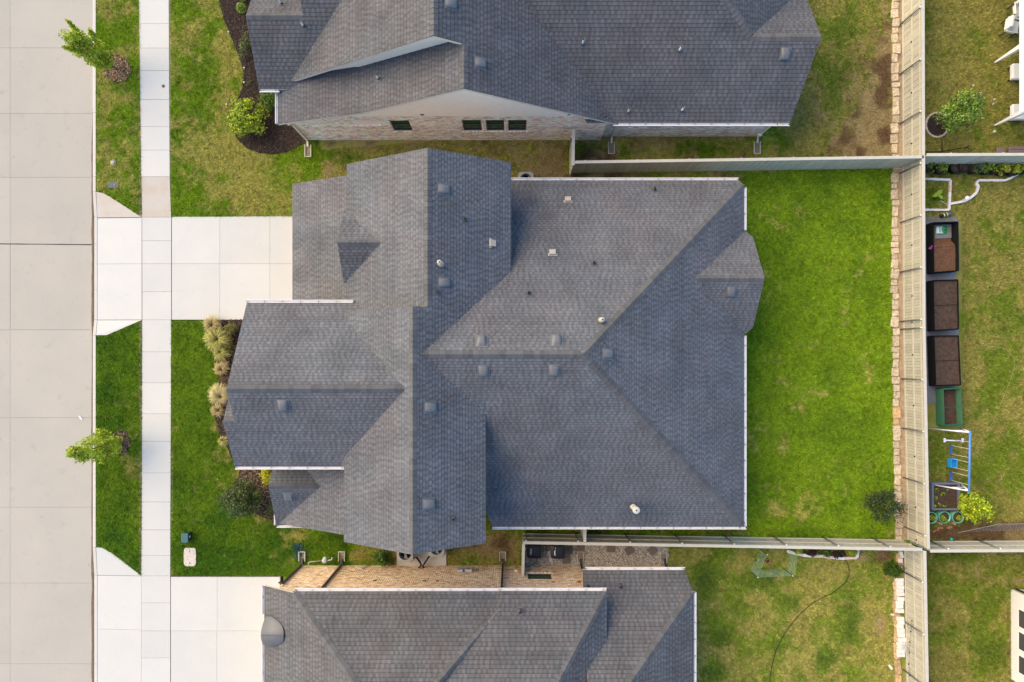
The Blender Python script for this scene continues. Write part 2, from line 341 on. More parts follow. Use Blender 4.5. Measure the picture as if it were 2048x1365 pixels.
# --- planting beds (outlines in px) --------------------------------------------------
BEDS = {
 'north': [(432,-60),(438,0),(448,40),(458,62),(468,88),(478,112),(488,145),(486,172),(479,192),(466,215),(462,240),(466,262),(476,280),(492,296),(515,306),(545,310),(572,305),(590,297),(614,284),(640,270),(640,-60)],
 'front': [(418,640),(495,640),(640,700),(640,930),(470,930),(452,890),(440,868),(431,838),(431,800),(438,770),(440,735),(430,715),(424,695),(418,670)],
 'corner': [(480,934),(550,930),(560,1060),(540,1040),(500,1022),(470,1010),(462,990),(470,965),(478,950)],
}
def field(px, py):
    """how the turf looks at a photo point -> linear colour"""
    X = px/40.0; Y = py/40.0
    dry = np.full(px.shape, 0.18); dirt = np.zeros(px.shape); dark = np.zeros(px.shape)
    def zone(x0, x1, y0, y1, s=10):
        return sstep(x0-s, x0+s, px)*(1-sstep(x1-s, x1+s, px))*sstep(y0-s, y0+s, py)*(1-sstep(y1-s, y1+s, py))
    def setz(z, d=None, di=None, dk=None):
        nonlocal dry, dirt, dark
        if d is not None: dry = dry*(1-z)+d*z
        if di is not None: dirt = dirt*(1-z)+di*z
        if dk is not None: dark = dark*(1-z)+dk*z
    def blob(x, y, rx, ry, d=0, di=0, dk=0):
        nonlocal dry, dirt, dark
        e = np.exp(-(((px-x)/rx)**2+((py-y)/ry)**2))
        dry = dry + d*e; dirt = dirt + di*e; dark = dark + dk*e
    setz(zone(190,285,-80,440,4), .30, 0, .20); setz(zone(190,285,640,1160,4), .03, 0, .85)
    setz(zone(338,640,-80,440,4), .40, 0, .12); setz(zone(338,700,636,1160,4), .03, 0, .8)
    setz(zone(640,1140,270,420,14), .72, .52, .2); setz(zone(700,1043,1060,1140,14), .55, .38, .25)
    setz(zone(1143,1560,270,345,8), .75, .52, .2)
    setz(zone(1560,1800,-80,330,20), .50, .26, .22)
    setz(zone(1490,1790,345,1075,4), .11, 0, .08); setz(zone(1143,1490,345,360,4), .5, .5, .2); setz(zone(1043,1500,1050,1080,6), .3, .35, .4)
    setz(zone(1330,1815,1095,1450,4), .54, .05, 0)
    setz(zone(1845,2200,-80,312,3), .58, .02, .25); setz(zone(1845,2200,312,1090,3), .50, .02, .05); setz(zone(1845,2200,1095,1450,3), .50, .06, .22)
    # spots
    for a in ((1410,1155,24,34,-.9,0,1.3),(1585,1205,34,24,-.7,0,1.0),(1440,1275,24,20,-.8,0,1.1),(1650,1318,26,20,-.8,0,1.1),(1430,1345,30,16,-.8,0,1.0),(1520,1165,44,18,-.6,0,.9),(1700,1240,30,50,-.5,0,.8),(1560,1290,22,26,-.5,0,.7),(1490,1215,20,16,-.4,0,.6),
              (1625,1250,20,16,-.3,0,.4),(1590,1345,40,22,-.25,0,.3),(1740,1110,40,24,0,.6,.1),(1735,1185,26,40,.2,.42,.2),(1765,1290,18,60,.2,.5,.1),(1760,1240,12,30,.1,.3,.1),
              (1700,1180,22,30,-.2,0,.5),(1700,1280,24,40,-.1,0,.4),(1780,1110,30,20,0,.5,0),(1490,1120,40,14,.1,.3,.3),
              (1740,240,44,70,.25,.60,0),(1770,150,18,90,.15,.45,0),(1640,230,20,30,.2,.3,0),(1760,290,60,26,.1,.8,0),(1750,120,30,40,.2,.35,0),(1690,40,26,60,-.3,0,.3),(1670,200,26,60,-.35,0,.4),(1600,215,30,40,.15,.1,0),(1700,290,50,20,.1,.5,0),(1775,60,14,60,.1,.3,0),
              (520,392,70,26,.3,0,-.1),(470,330,50,40,.2,.0,0),(445,120,16,80,.3,.08,-.1),(460,190,12,30,.4,.25,-.1),(380,60,40,50,-.1,0,.1),(400,200,36,60,-.15,0,.1),(352,390,14,40,-.5,0,.5),(430,300,60,40,.2,.02,0),
              (346,20,3,40,.2,.4,0),(219,30,8,40,.3,.35,0),(232,100,30,26,.25,.1,0),(265,20,12,16,.3,.25,0),(232,200,30,20,.25,.05,0),(215,310,18,20,.1,0,0),(205,365,14,16,.35,.05,0),
              (245,925,26,26,.35,.35,0),(215,830,30,12,.2,.05,0),(260,860,20,60,.2,.05,-.1),
              (344.5,820,2.6,230,.2,.75,-.2),(344,1060,2.6,120,.2,.35,-.1),(470,985,26,22,.3,.35,0),(485,950,14,14,.35,.35,0),(520,1030,22,14,.4,.25,-.2),(436,820,10,90,.35,.25,-.1),(426,690,8,50,.25,.2,0),(455,880,10,40,.35,.2,0),(600,1072,50,10,.3,.2,0),
              (400,1080,50,60,-.1,0,.2),(560,1090,60,26,-.1,-.1,.5),(450,1110,80,30,-.05,0,.4),(380,700,30,60,.1,0,-.1),
              (990,1090,40,20,.1,.7,0),(940,1085,30,20,.0,.1,.4),(1080,345,30,14,0,.7,0),(860,330,60,10,-.4,-.2,.6),(700,320,50,30,-.4,-.3,.2),(1110,320,20,30,0,.6,.2),
              (1240,300,60,16,-.4,-.2,.5),(1420,300,80,20,-.4,-.2,.5),(1560,285,40,18,-.3,-.2,.3),(1200,310,40,14,0,.5,.3),(1180,352,60,6,0,.7,.3),
              (1535,440,24,40,.2,.02,0),(1695,438,16,20,.3,.06,0),(1760,560,22,300,-.1,0,.30),(1500,700,14,60,-.1,0,.4),(1500,850,10,100,.05,.0,.25),(1680,860,60,50,-.1,0,.2),(1670,790,40,12,.15,0,-.1),
              (1600,1020,80,30,.05,0,.1),(1540,1010,16,20,.25,.1,0),(1710,1025,24,16,.3,.2,0),(1640,1068,150,8,0,.25,.5),(1505,365,30,14,-.1,0,.4),(1650,360,60,10,0,.1,.3),(1770,1050,22,30,.1,.4,0),(1680,640,60,80,.05,0,-.05),(1740,760,12,14,.2,0,0),(1755,620,14,20,.2,.03,0),
              (1880,90,30,60,.15,0,-.15),(1880,110,16,24,-.3,0,.3),(1990,200,50,60,-.1,0,.35),(1940,30,60,30,.1,0,-.1),(1885,280,40,20,.1,.2,.1),(2010,60,30,50,0,0,.3),
              (1985,460,40,40,-.25,0,.0),(2010,620,30,60,-.4,0,.15),(1960,560,30,60,.1,0,0),(1990,760,30,60,-.35,0,.1),(1940,740,20,80,.2,.06,0),(2000,900,40,60,-.3,0,.2),(1960,880,20,60,.1,.05,0),(1880,900,30,40,-.2,.0,.3),(1870,895,14,8,.1,.5,0),(1885,960,20,8,.1,.5,0),
              (1980,990,40,20,.1,.3,0),(1950,1040,60,18,.2,.7,0),(1950,1068,140,16,.1,1.2,0),(2040,1060,40,26,.1,.7,0),(1925,395,26,14,.1,.45,0),(1870,400,16,16,-.2,.35,.4),(1880,430,40,10,.2,.0,0),(1950,410,14,12,.2,.3,0),(2030,400,30,60,.1,.02,0),
              (1955,1145,12,16,.1,.5,0),(1975,1165,20,8,.1,.35,0),(2035,1165,16,10,.1,.7,0),(2015,1290,4,100,.1,.8,0),(1880,1200,20,40,.1,.2,0),(1990,1300,30,30,-.3,0,.4),(1900,1110,60,14,-.3,0,.3),(1870,1330,30,30,.1,.2,0),(1935,1310,30,8,.2,.2,0),(1962,1185,60,30,-.2,0,.0)):
        blob(*a)
    n1 = fbm(X, Y, 4, 0.55); n2 = fbm(X+40, Y+11, 4, 1.7); n3 = fbm(X+7, Y+71, 3, 5.0)
    d = sstep(0.42, 0.80, dry*0.95 + (n1-0.5)*0.85 + (n2-0.5)*0.75 + (n3-0.5)*0.55 + 0.22)
    di = sstep(0.38, 0.75, dirt*0.95 + (n2-0.5)*0.75 + (n3-0.5)*0.6)* (dirt > 0.02)
    dk = np.clip(dark*0.8 + (fbm(X+90, Y+33, 4, 0.7)-0.5)*1.3 + (n2-0.5)*0.6, 0, 1)
    def mix(a, b, t): return a*(1-t[..., None]) + np.array(b)*t[..., None]
    col = np.broadcast_to(np.array([0.192, 0.285, 0.014]), px.shape+(3,))
    col = mix(col, (0.068, 0.156, 0.010), dk)
    col = mix(col, (0.43, 0.365, 0.11), d*0.85)
    east = zone(1560, 2300, -80, 330, 4) + zone(1845, 2300, 300, 1500, 3) + zone(1330,1815,1095,1450,4)
    col = mix(col, (0.22, 0.18, 0.07), np.clip(east, 0, 1)*0.28)
    tan = mix(np.broadcast_to(np.array([0.36, 0.26, 0.135]), px.shape+(3,)), (0.17, 0.10, 0.055), sstep(.42,.62,fbm(X+3, Y+5, 3, 1.1)))
    out = col*(1-di[..., None]) + tan*di[..., None]
    return out*(0.98+0.18*zone(1490,1790,345,1075,6)-.02*zone(338,700,636,1160,4)-.05*zone(190,285,640,1160,4)-.06*zone(1845,2200,-80,1450,4)+.16*zone(1330,1815,1095,1450,4))[..., None]*np.array([.93, 1.0, .9])

# lawn sheet
xa, ya = g(192.3, 1520); xb, yb = g(2250, -140)
nxg, nyg = int((xb-xa)/0.16), int((yb-ya)/0.16)
gx, gy = np.meshgrid(np.linspace(xa, xb, nxg), np.linspace(ya, yb, nyg))
PXg = gx/(H/FPX)+NX; PYg = NY-gy/(H/FPX)
cols = field(PXg, PYg).reshape(-1, 3)*0.8
gz = (fbm(gx, gy, 3, 0.8)-0.5)*0.03 - 0.005
idx = np.arange(nxg*nyg).reshape(nyg, nxg)
F = np.stack([idx[:-1,:-1], idx[:-1,1:], idx[1:,1:], idx[1:,:-1]], -1).reshape(-1, 4)
PL = np.stack([PXg, PYg], -1).reshape(-1, 2)
fc = PL[F].mean(1)
CONC = [[(184,380),(210,386),(284,434),(600,434),(600,641),(284,641),(214,672),(184,672)], [(184,1093),(205,1094),(284,1152),(570,1152),(570,1520),(184,1520)],
        [(279,-200),(339,-200),(342,435),(342,1152),(342,1520),(282,1520),(284,1000),(285,640),(284,435)]]
keep = np.ones(len(F), bool)
for c in CONC:
    cc = np.array(c, float); m = cc.mean(0)
    keep &= ~inpoly(fc[:,0], fc[:,1], [tuple(m+(p-m)*0.985) for p in cc])
lawn = struct(npmesh('lawn', np.stack([gx, gy, gz], -1).reshape(-1, 3), F[keep], cols, m_attr, smooth=True))

HOUSES_PX = [[(639,413),(759,403),(1431,407),(1431,1009),(610,1009),(600,880),(580,880),(580,640),(639,640)],
             [(614,282),(1200,282),(1202,274),(1517,274),(1517,-200),(583,-200),(583,196),(614,196)],
             [(602,1130),(1335,1130),(1335,1520),(600,1520)],
             [(2020,1180),(2300,1190),(2300,1365),(2024,1365)]]
MISC_EX = [[(1845,975),(1925,975),(1925,1045),(1845,1045)], [(1846,442),(1924,442),(1924,862),(1846,862)], [(1050,1084),(1335,1084),(1335,1132),(1046,1132)],
           [(1783,-60),(1806,-60),(1812,1085),(1788,1085)], [(1787,1140),(1812,1140),(1812,1400),(1787,1400)], [(790,1100),(895,1100),(895,1132),(790,1132)]]
def scatter_grass(name, poly, dens, label, size=1.0):
    q = np.array([g(*p) for p in poly]); lo_, hi_ = q.min(0), q.max(0)
    n = int(dens*(hi_[0]-lo_[0])*(hi_[1]-lo_[1]))
    x = RNG.uniform(lo_[0], hi_[0], n); y = RNG.uniform(lo_[1], hi_[1], n)
    px = x/(H/FPX)+NX; py = NY-y/(H/FPX)
    ok = inpoly(px, py, poly)
    for ex in list(BEDS.values())+HOUSES_PX+MISC_EX+CONC: ok &= ~inpoly(px, py, ex)
    for cx, cy, r in ((235,138,27),(242,886,24),(1873,252,22)): ok &= (px-cx)**2+(py-cy)**2 > (r*RNG.uniform(.8,1.02,n))**2
    # bare earth has few blades
    c = field(px, py); bare = (c[:,0] > c[:,1]*1.12)
    ok &= ~(bare & (RNG.random(n) < 0.55))
    x, y, c = x[ok], y[ok], c[ok]; n = len(x)
    dist = RNG.random(n)
    a = RNG.uniform(0, 2*np.pi, n); L = RNG.uniform(0.05, 0.105, n)*size; wd = RNG.uniform(0.008, 0.016, n)*size; tl = RNG.uniform(0.35, 1.15, n)
    dx, dy = np.cos(a), np.sin(a)
    z0 = np.full(n, 0.0)
    b0 = np.stack([x-dy*wd, y+dx*wd, z0], -1); b1 = np.stack([x+dy*wd, y-dx*wd, z0], -1)
    tip = np.stack([x+dx*L*np.sin(tl), y+dy*L*np.sin(tl), 0.012+L*np.cos(tl)], -1)
    V = np.stack([b0, b1, tip], 1).reshape(-1, 3)
    cl = fbm(x, y, 2, 9.0)
    v = (0.62+0.55*RNG.random(n))*(0.40+1.25*cl)*1.12
    straw = RNG.random(n) < 0.10
    cc = c*v[:, None]*1.15; cc[straw] = cc[straw]*0.5+np.array([0.20, 0.17, 0.06])*0.5
    C = np.repeat(cc, 3, 0); C[2::3] *= 1.18
    o = npmesh(name, V, np.arange(3*n).reshape(-1, 3), C, m_blade, kind='stuff')
    o['label'] = label; o['category'] = 'grass'
    return o
YARDS = [
 ([(193,-60),(279,-60),(284,436),(193,436)], 'green verge grass between the street and the sidewalk, upper strip'),
 ([(193,638),(284,638),(284,1154),(193,1154)], 'deep green verge grass between the street and the sidewalk, lower strip'),
 ([(339,-60),(640,-60),(640,300),(1136,262),(1136,420),(640,420),(640,436),(340,436)], 'yellow-green front lawn beside the north neighbour, running down the side gap'),
 ([(342,640),(720,640),(720,1000),(1041,1000),(1041,1133),(600,1134),(600,1156),(341,1154)], 'deep green front lawn below the driveway of the middle house'),
 ([(1143,338),(1792,332),(1792,1084),(1046,1068),(1046,1000),(1425,1000),(1425,415),(1143,415)], 'lush bright green back yard grass behind the middle house'),
 ([(1142,262),(1510,250),(1510,-60),(1792,-60),(1792,330),(1142,346)], 'patchy green and tan back yard grass of the north neighbour'),
 ([(1330,1086),(1812,1098),(1812,1400),(1330,1400)], 'sun-dried yellow grass with dark green spots behind the south neighbour'),
 ([(1832,-60),(2100,-60),(2100,308),(1832,330)], 'olive grass around the tree ring beyond the back fence'),
 ([(1828,318),(2100,318),(2100,1084),(1828,1084)], 'mottled yellow-green grass beside the raised garden beds'),
 ([(1828,1092),(2100,1090),(2100,1400),(1828,1400)], 'mottled green grass beside the white walled house corner'),
]
for poly, lab in YARDS: scatter_grass('grass', poly, 1250, lab)

# --- mulch beds
def mulch(name, poly, zc=0.03, palette=((0.030,0.020,0.016),(0.05,0.033,0.025),(0.02,0.014,0.012),(0.075,0.05,0.038)), dens=420, label=None):
    q = [g(*p) for p in poly]
    o = MB(); o.prism(q, -0.05, zc); bed = struct(o.build(name, M('mulch base', (0.028, 0.019, 0.015), 0.95, 0.4, 8, 0.6, 60)))
    A = np.array(q); lo_, hi_ = A.min(0), A.max(0); n = int(dens*(hi_[0]-lo_[0])*(hi_[1]-lo_[1]))
    x = RNG.uniform(lo_[0], hi_[0], n); y = RNG.uniform(lo_[1], hi_[1], n); ok = inpoly(x, y, q); x, y = x[ok], y[ok]; n = len(x)
    chips(x, y, np.full(n, zc+0.004), palette, bed)
    return bed
def chips(x, y, z, palette, parent, L=(0.02, 0.06), W=(0.008, 0.02)):
    n = len(x); a = RNG.uniform(0, 2*np.pi, n); l = RNG.uniform(*L, n); ww = RNG.uniform(*W, n); ti = RNG.uniform(-.6, .6, n)
    dx, dy = np.cos(a)*l, np.sin(a)*l; ex, ey = -np.sin(a)*ww, np.cos(a)*ww; dz = np.abs(ti)*l
    V = np.stack([np.stack([x-dx-ex, y-dy-ey, z], -1), np.stack([x+dx-ex, y+dy-ey, z+dz], -1), np.stack([x+dx+ex, y+dy+ey, z+dz+0.006], -1), np.stack([x-dx+ex, y-dy+ey, z+0.01], -1)], 1).reshape(-1, 3)
    pal = np.array(palette); c = pal[RNG.integers(0, len(pal), n)]*RNG.uniform(.7, 1.3, n)[:, None]
    b = Vector(wl(parent))
    return npmesh('chips', V, np.arange(4*n).reshape(-1, 4), np.repeat(c, 4, 0), m_chip, parent, 'stuff', base=b)
mulch('mulch_bed', BEDS['north']); mulch('mulch_bed', BEDS['front'], palette=((0.05,0.035,0.028),(0.09,0.062,0.048),(0.03,0.02,0.018),(0.12,0.085,0.065)))
mulch('mulch_bed', BEDS['corner'], palette=((0.07,0.048,0.035),(0.15,0.105,0.07),(0.04,0.03,0.022),(0.22,0.165,0.11)))
def ring(cx, cy, r, n=22, jit=.12, s=1):
    return [(cx+r*(1+random.uniform(-jit, jit))*math.cos(2*math.pi*i/n), cy+s*r*(1+random.uniform(-jit, jit))*math.sin(2*math.pi*i/n)) for i in range(n)]
mulch('mulch_bed', ring(236,139,27), palette=((0.16,0.11,0.075),(0.34,0.24,0.14),(0.07,0.045,0.03),(0.11,0.07,0.045),(0.26,0.17,0.10)), dens=700)
mulch('mulch_bed', ring(243,884,20,jit=.2,s=1.15), palette=((0.05,0.04,0.033),(0.10,0.075,0.055),(0.03,0.025,0.022),(0.2,0.15,0.10)), dens=600)
# ================================================================== HOUSES
m_sh = M('asphalt shingle', (1, 1, 1), 0.92, 0.10, 0.9, 0.25, 90, attr=True, spec=0.25, fine=0.12)
m_cap = M('shingle ridge cap', (0.100, 0.101, 0.105), 0.92, 0.1, 6, 0.25, 90, objrand=0.16, spec=0.25, fine=0.12)
m_deck = M('roof underlay', (0.06, 0.058, 0.058), 0.95, 0.1, 4)
m_trim = M('painted trim', (0.64, 0.57, 0.46), 0.6, 0.06, 4)
m_white = M('white aluminium', (0.74, 0.74, 0.76), 0.45, 0.06, 5)
m_vent = M('grey vent metal', (0.115, 0.12, 0.13), 0.5, 0.12, 9, metallic=0.0, spec=0.5)
m_tan = M('beige vent plastic', (0.40, 0.35, 0.30), 0.6, 0.08, 9)
m_lead = M('vent flashing', (0.09, 0.095, 0.10), 0.5, 0.2, 10)
m_black = M('black rubber', (0.015, 0.015, 0.017), 0.6, 0.1, 10)
m_brick = M('brick', (1, 1, 1), 0.9, 0.14, 14, 0.3, 80, attr=True)
m_mortar = M('mortar', (0.78, 0.69, 0.60), 0.95, 0.1, 12, 0.2, 60)
m_siding = M('painted siding', (0.88, 0.75, 0.60), 0.7, 0.05, 3)
m_glass = M('window glass', (0.012, 0.06, 0.026), 0.25, 0.15, 2, spec=0.12)  # green reflection of the grass is put into the base colour
m_frame = M('window frame', (0.10, 0.085, 0.07), 0.5, 0.1, 8)
m_brown = M('dark bronze metal', (0.045, 0.032, 0.028), 0.5, 0.15, 9, spec=0.4)
m_wallplain = M('brick veneer plain', (0.42, 0.36, 0.31), 0.9, 0.2, 12, 0.3, 60)

def zat(pl, x, y): return pl[0]*x + pl[1]*y + pl[2]
def ccw(q):
    return q if sum(q[i][0]*q[(i+1)%len(q)][1]-q[(i+1)%len(q)][0]*q[i][1] for i in range(len(q))) > 0 else q[::-1]
def clip(quad, poly):
    out = quad
    for i in range(len(poly)):
        ax, ay = poly[i]; bx, by = poly[(i+1)%len(poly)]; inp = out; out = []
        if not inp: break
        def side(p): return (bx-ax)*(p[1]-ay)-(by-ay)*(p[0]-ax)
        for j in range(len(inp)):
            p, q = inp[j], inp[(j+1)%len(inp)]; sp, sq = side(p), side(q)
            if sp >= 0: out.append(p)
            if (sp >= 0) != (sq >= 0):
                t = sp/(sp-sq); out.append(tuple(p[k]+(q[k]-p[k])*t for k in range(len(p))))
    return out

_LL = _L.tolist()
def vn1(x, y):
    xi, yi = math.floor(x), math.floor(y); fx, fy = x-xi, y-yi; fx = fx*fx*(3-2*fx); fy = fy*fy*(3-2*fy); xi &= 255; yi &= 255; x2 = (xi+1) & 255; y2 = (yi+1) & 255
    return (_LL[xi][yi]*(1-fx)+_LL[x2][yi]*fx)*(1-fy)+(_LL[xi][y2]*(1-fx)+_LL[x2][y2]*fx)*fy
class Roof:
    def __init__(s, house, tone=(0.114, 0.118, 0.128), exp=0.132):
        s.house = house; s.slab = MB(); s.V = []; s.F = []; s.C = []; s.n = 0; s.tone = np.array(tone); s.exp = exp; s.rng = np.random.default_rng(5); s.caps = []
    def plane(s, poly, pl, th=0.17, shingle=True):
        poly = ccw(poly); n = len(poly)
        zt = [zat(pl, *p) for p in poly]
        vs = [(p[0], p[1], z-0.006) for p, z in zip(poly, zt)] + [(p[0], p[1], z-th) for p, z in zip(poly, zt)]
        s.slab.add(vs, [tuple(range(n))], 0); o = len(s.slab.v)-2*n
        s.slab.f += [tuple(o+n+i for i in range(n-1, -1, -1))]; s.slab.m.append(1); s.slab.sm.append(False)
        for i in range(n):
            j = (i+1)%n; s.slab.f.append((o+i, o+n+i, o+n+j, o+j)); s.slab.m.append(1); s.slab.sm.append(False)
        if shingle: s.shingles(poly, pl)
    def shingles(s, poly, pl):
        a, b, c = pl; sl = math.hypot(a, b); gx_, gy_ = a/sl, b/sl; tx, ty = -gy_, gx_
        th = math.atan(sl); sn, cs = math.sin(th), math.cos(th); nrm = Vector((-a, -b, 1)).normalized()
        uv = [(p[0]*tx+p[1]*ty, zat(pl, *p)/sn) for p in poly]
        # orientation: keep ccw in uv
        uvp = ccw(uv); U = [p[0] for p in uv]; Vv = [p[1] for p in uv]
        e = s.exp; k0, k1 = int(math.floor(min(Vv)/e)), int(math.ceil(max(Vv)/e))
        def pt(u, v, l):
            hgt = v*sn; d = (hgt-c)/sl
            return (gx_*d+tx*u+nrm.x*l, gy_*d+ty*u+nrm.y*l, hgt+nrm.z*l)
        A = np.array(uvp); Bn = np.roll(A, -1, 0)-A
        rng = s.rng
        for k in range(k0, k1):
            v0, v1 = k*e, (k+1)*e
            # u-range of the polygon in this course
            xs = []
            for i in range(len(uvp)):
                p, q = uvp[i], uvp[(i+1)%len(uvp)]
                for vv in (v0, v1):
                    if (p[1]-vv)*(q[1]-vv) < 0: xs.append(p[0]+(q[0]-p[0])*(vv-p[1])/(q[1]-p[1]))
                if v0 <= p[1] <= v1: xs.append(p[0])
            if not xs: continue
            ua, ub = min(xs), max(xs)
            u = ua - rng.uniform(0, .2); tooth = bool(rng.integers(0, 2)); shade = rng.normal(1, .04)
            while u < ub:
                wdt = rng.uniform(.08, .17) if tooth else rng.uniform(.07, .15)
                lb = 0.017 if tooth else 0.010; lt = 0.004
                val = (rng.uniform(1.0, 1.26) if tooth else rng.uniform(.82, 1.02))*shade
                xw, yw_ = tx*u+gx_*v0*.8, ty*u+gy_*v0*.8          # granule blend drifts over a metre or so
                lf = (vn1(xw*.9+3, yw_*.9+7)-.5)*.11; tn = 1+(vn1(xw*1.3+40, yw_*1.3+2)-.5)*.26
                hue = rng.normal(0, .02)+lf
                col = s.tone*val*tn*np.array([1+hue, 1-abs(hue)*.15, 1-hue*.35])
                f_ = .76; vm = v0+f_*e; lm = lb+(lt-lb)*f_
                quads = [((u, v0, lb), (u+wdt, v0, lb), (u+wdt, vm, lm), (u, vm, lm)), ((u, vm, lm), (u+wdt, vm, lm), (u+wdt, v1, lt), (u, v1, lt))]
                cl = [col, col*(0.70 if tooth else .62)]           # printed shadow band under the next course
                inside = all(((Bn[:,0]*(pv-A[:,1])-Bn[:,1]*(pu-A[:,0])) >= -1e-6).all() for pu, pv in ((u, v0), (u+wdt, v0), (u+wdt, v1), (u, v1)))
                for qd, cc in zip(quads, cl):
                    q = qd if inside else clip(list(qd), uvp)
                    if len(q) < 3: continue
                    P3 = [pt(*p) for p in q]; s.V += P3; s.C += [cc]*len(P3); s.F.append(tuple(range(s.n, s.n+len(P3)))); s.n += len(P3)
                # butt edge of the tab
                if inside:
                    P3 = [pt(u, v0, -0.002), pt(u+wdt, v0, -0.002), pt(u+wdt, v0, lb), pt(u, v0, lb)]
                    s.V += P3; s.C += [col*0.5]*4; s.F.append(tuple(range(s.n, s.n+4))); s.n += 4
                u += wdt; tooth = not tooth
    def ridge(s, p0, p1, drop, hw=0.155, e=0.215): s.caps.append((Vector(p0), Vector(p1), drop, hw, e))
    def finish(s):
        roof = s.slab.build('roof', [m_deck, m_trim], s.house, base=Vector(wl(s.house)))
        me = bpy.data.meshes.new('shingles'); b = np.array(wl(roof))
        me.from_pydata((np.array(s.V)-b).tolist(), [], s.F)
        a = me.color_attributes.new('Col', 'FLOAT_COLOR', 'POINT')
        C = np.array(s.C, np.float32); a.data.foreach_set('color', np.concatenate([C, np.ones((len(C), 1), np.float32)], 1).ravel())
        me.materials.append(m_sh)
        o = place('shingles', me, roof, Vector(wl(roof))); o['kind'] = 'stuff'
        for p0, p1, drop, hw, e in s.caps:
            d = p1-p0; L = d.length; d.normalize(); side = d.cross(Vector((0, 0, 1))).normalized(); up = side.cross(d)
            R = Matrix((d, -side, up)).transposed().to_euler()   # local x along ridge, y left, z up
            mb = MB(); t = 0.022; ln = e*1.25
            prof = [(-hw, -drop*hw), (0, 0.0), (hw, -drop*hw)]
            v = []
            for x, lift in ((0, t+0.012), (ln, t*0.35)):
                for y, z in prof: v.append((x, y, z+lift))
            v += [(0, y, z-0.004) for y, z in prof]
            mb.add(v, [(0,3,4,1),(1,4,5,2),(6,0,1,7),(7,1,2,8),(0,6,9-3,3)][:4])
            mb.f = [f[::-1] for f in mb.f]
            me = mb.mesh('ridge_cap', m_cap)
            for i in range(int(L/e)):
                place('ridge_cap', me, roof, p0+d*(i*e+0.02), R)
        s.roof = roof
        return roof

def gutter(house, p0, p1, out, w=0.125, h=0.10):
    """open trough along the eave p0-p1; out = outward unit direction"""
    p0, p1 = Vector(p0), Vector(p1); o = Vector((out[0], out[1], 0)).normalized(); d = (p1-p0).normalized(); t = 0.014
    def pp(p, a, z): return p + o*a + Vector((0, 0, z))
    prof = [(0.0, -h*0.3), (0.0, -h), (w*0.75, -h), (w, -h*0.45), (w, 0.0), (w-t*1.6, 0.0), (w-t*1.6, -h*0.45), (w*0.72, -h+t), (t, -h+t), (t, -h*0.3)]
    mb = MB(); n = len(prof)
    mb.add([pp(p0, *q) for q in prof]+[pp(p1, *q) for q in prof], [(i, (i+1)%n, n+(i+1)%n, n+i) for i in range(n)] + [tuple(range(n-1,-1,-1)), tuple(range(n, 2*n))])
    for e in (p0+d*0.004, p1-d*0.016):   # end caps
        mb.add([pp(e, 0.002, -h+.004), pp(e, w-.004, -h*.4), pp(e, w-.004, -.004), pp(e, 0.002, -.004)], [(0,1,2,3),(3,2,1,0)])
    L = (p1-p0).length
    for i in range(1, int(L/0.75)+1):
        c = p0+d*min(i*0.75, L-.1)
        mb.add([pp(c-d*.012, 0, -.004), pp(c+d*.012, 0, -.004), pp(c+d*.012, w-.01, -.004), pp(c-d*.012, w-.01, -.004)], [(0,1,2,3),(3,2,1,0)])
    return mb.build('gutter', m_white, house)

def box_vent(roof, px, py, pl, yaw_down, flat=False):
    """low slant-back dome vent on the roof plane"""
    p = onplane(px, py, pl); a, b, c = pl; up = Vector((-a, -b, 1)).normalized(); dn = Vector((-a, -b, -(a*a+b*b))).normalized(); sd = up.cross(dn)
    mb = MB(); hw, hl, h = 0.20, 0.24, (0.10 if flat else 0.17); n = 7
    # flange
    def q(x, y, z): return p+dn*x+sd*y+up*z
    fl = 0.05
    mb.add([q(-hl-fl, -hw-fl, .03), q(hl+fl*.4, -hw-fl, .03), q(hl+fl*.4, hw+fl, .03), q(-hl-fl, hw+fl, .03)], [(0,1,2,3)])
    rows = [(-hl, .035, 1.0), (-hl*.7, h*.55, .98), (-hl*.2, h*.95, .95), (hl*.45, h, .9), (hl*.85, h*.86, .86), (hl, h*.55, .84), (hl*.98, .03, .86)]
    v = []
    for x, z, s_ in rows:
        for k in range(n):
            t = -1+2*k/(n-1); zz = z*(1-0.22*abs(t)**3) if not flat else z
            if abs(t) == 1: zz = min(zz, z)*0.62
            v.append(q(x, t*hw*s_, max(zz, .03)))
    f = [(i*n+k, (i+1)*n+k, (i+1)*n+k+1, i*n+k+1) for i in range(len(rows)-1) for k in range(n-1)]
    o = len(v)
    for i, (x, z, s_) in enumerate(rows): v += [q(x, -hw*s_, .03), q(x, hw*s_, .03)]
    for i in range(len(rows)-1):
        f += [(i*n, o+2*i, o+2*i+2, (i+1)*n), ((i+1)*n+n-1, o+2*i+3, o+2*i+1, i*n+n-1)]
    mb.add(v, f, smooth=not flat)
    return mb.build('roof_vent', m_vent, roof)
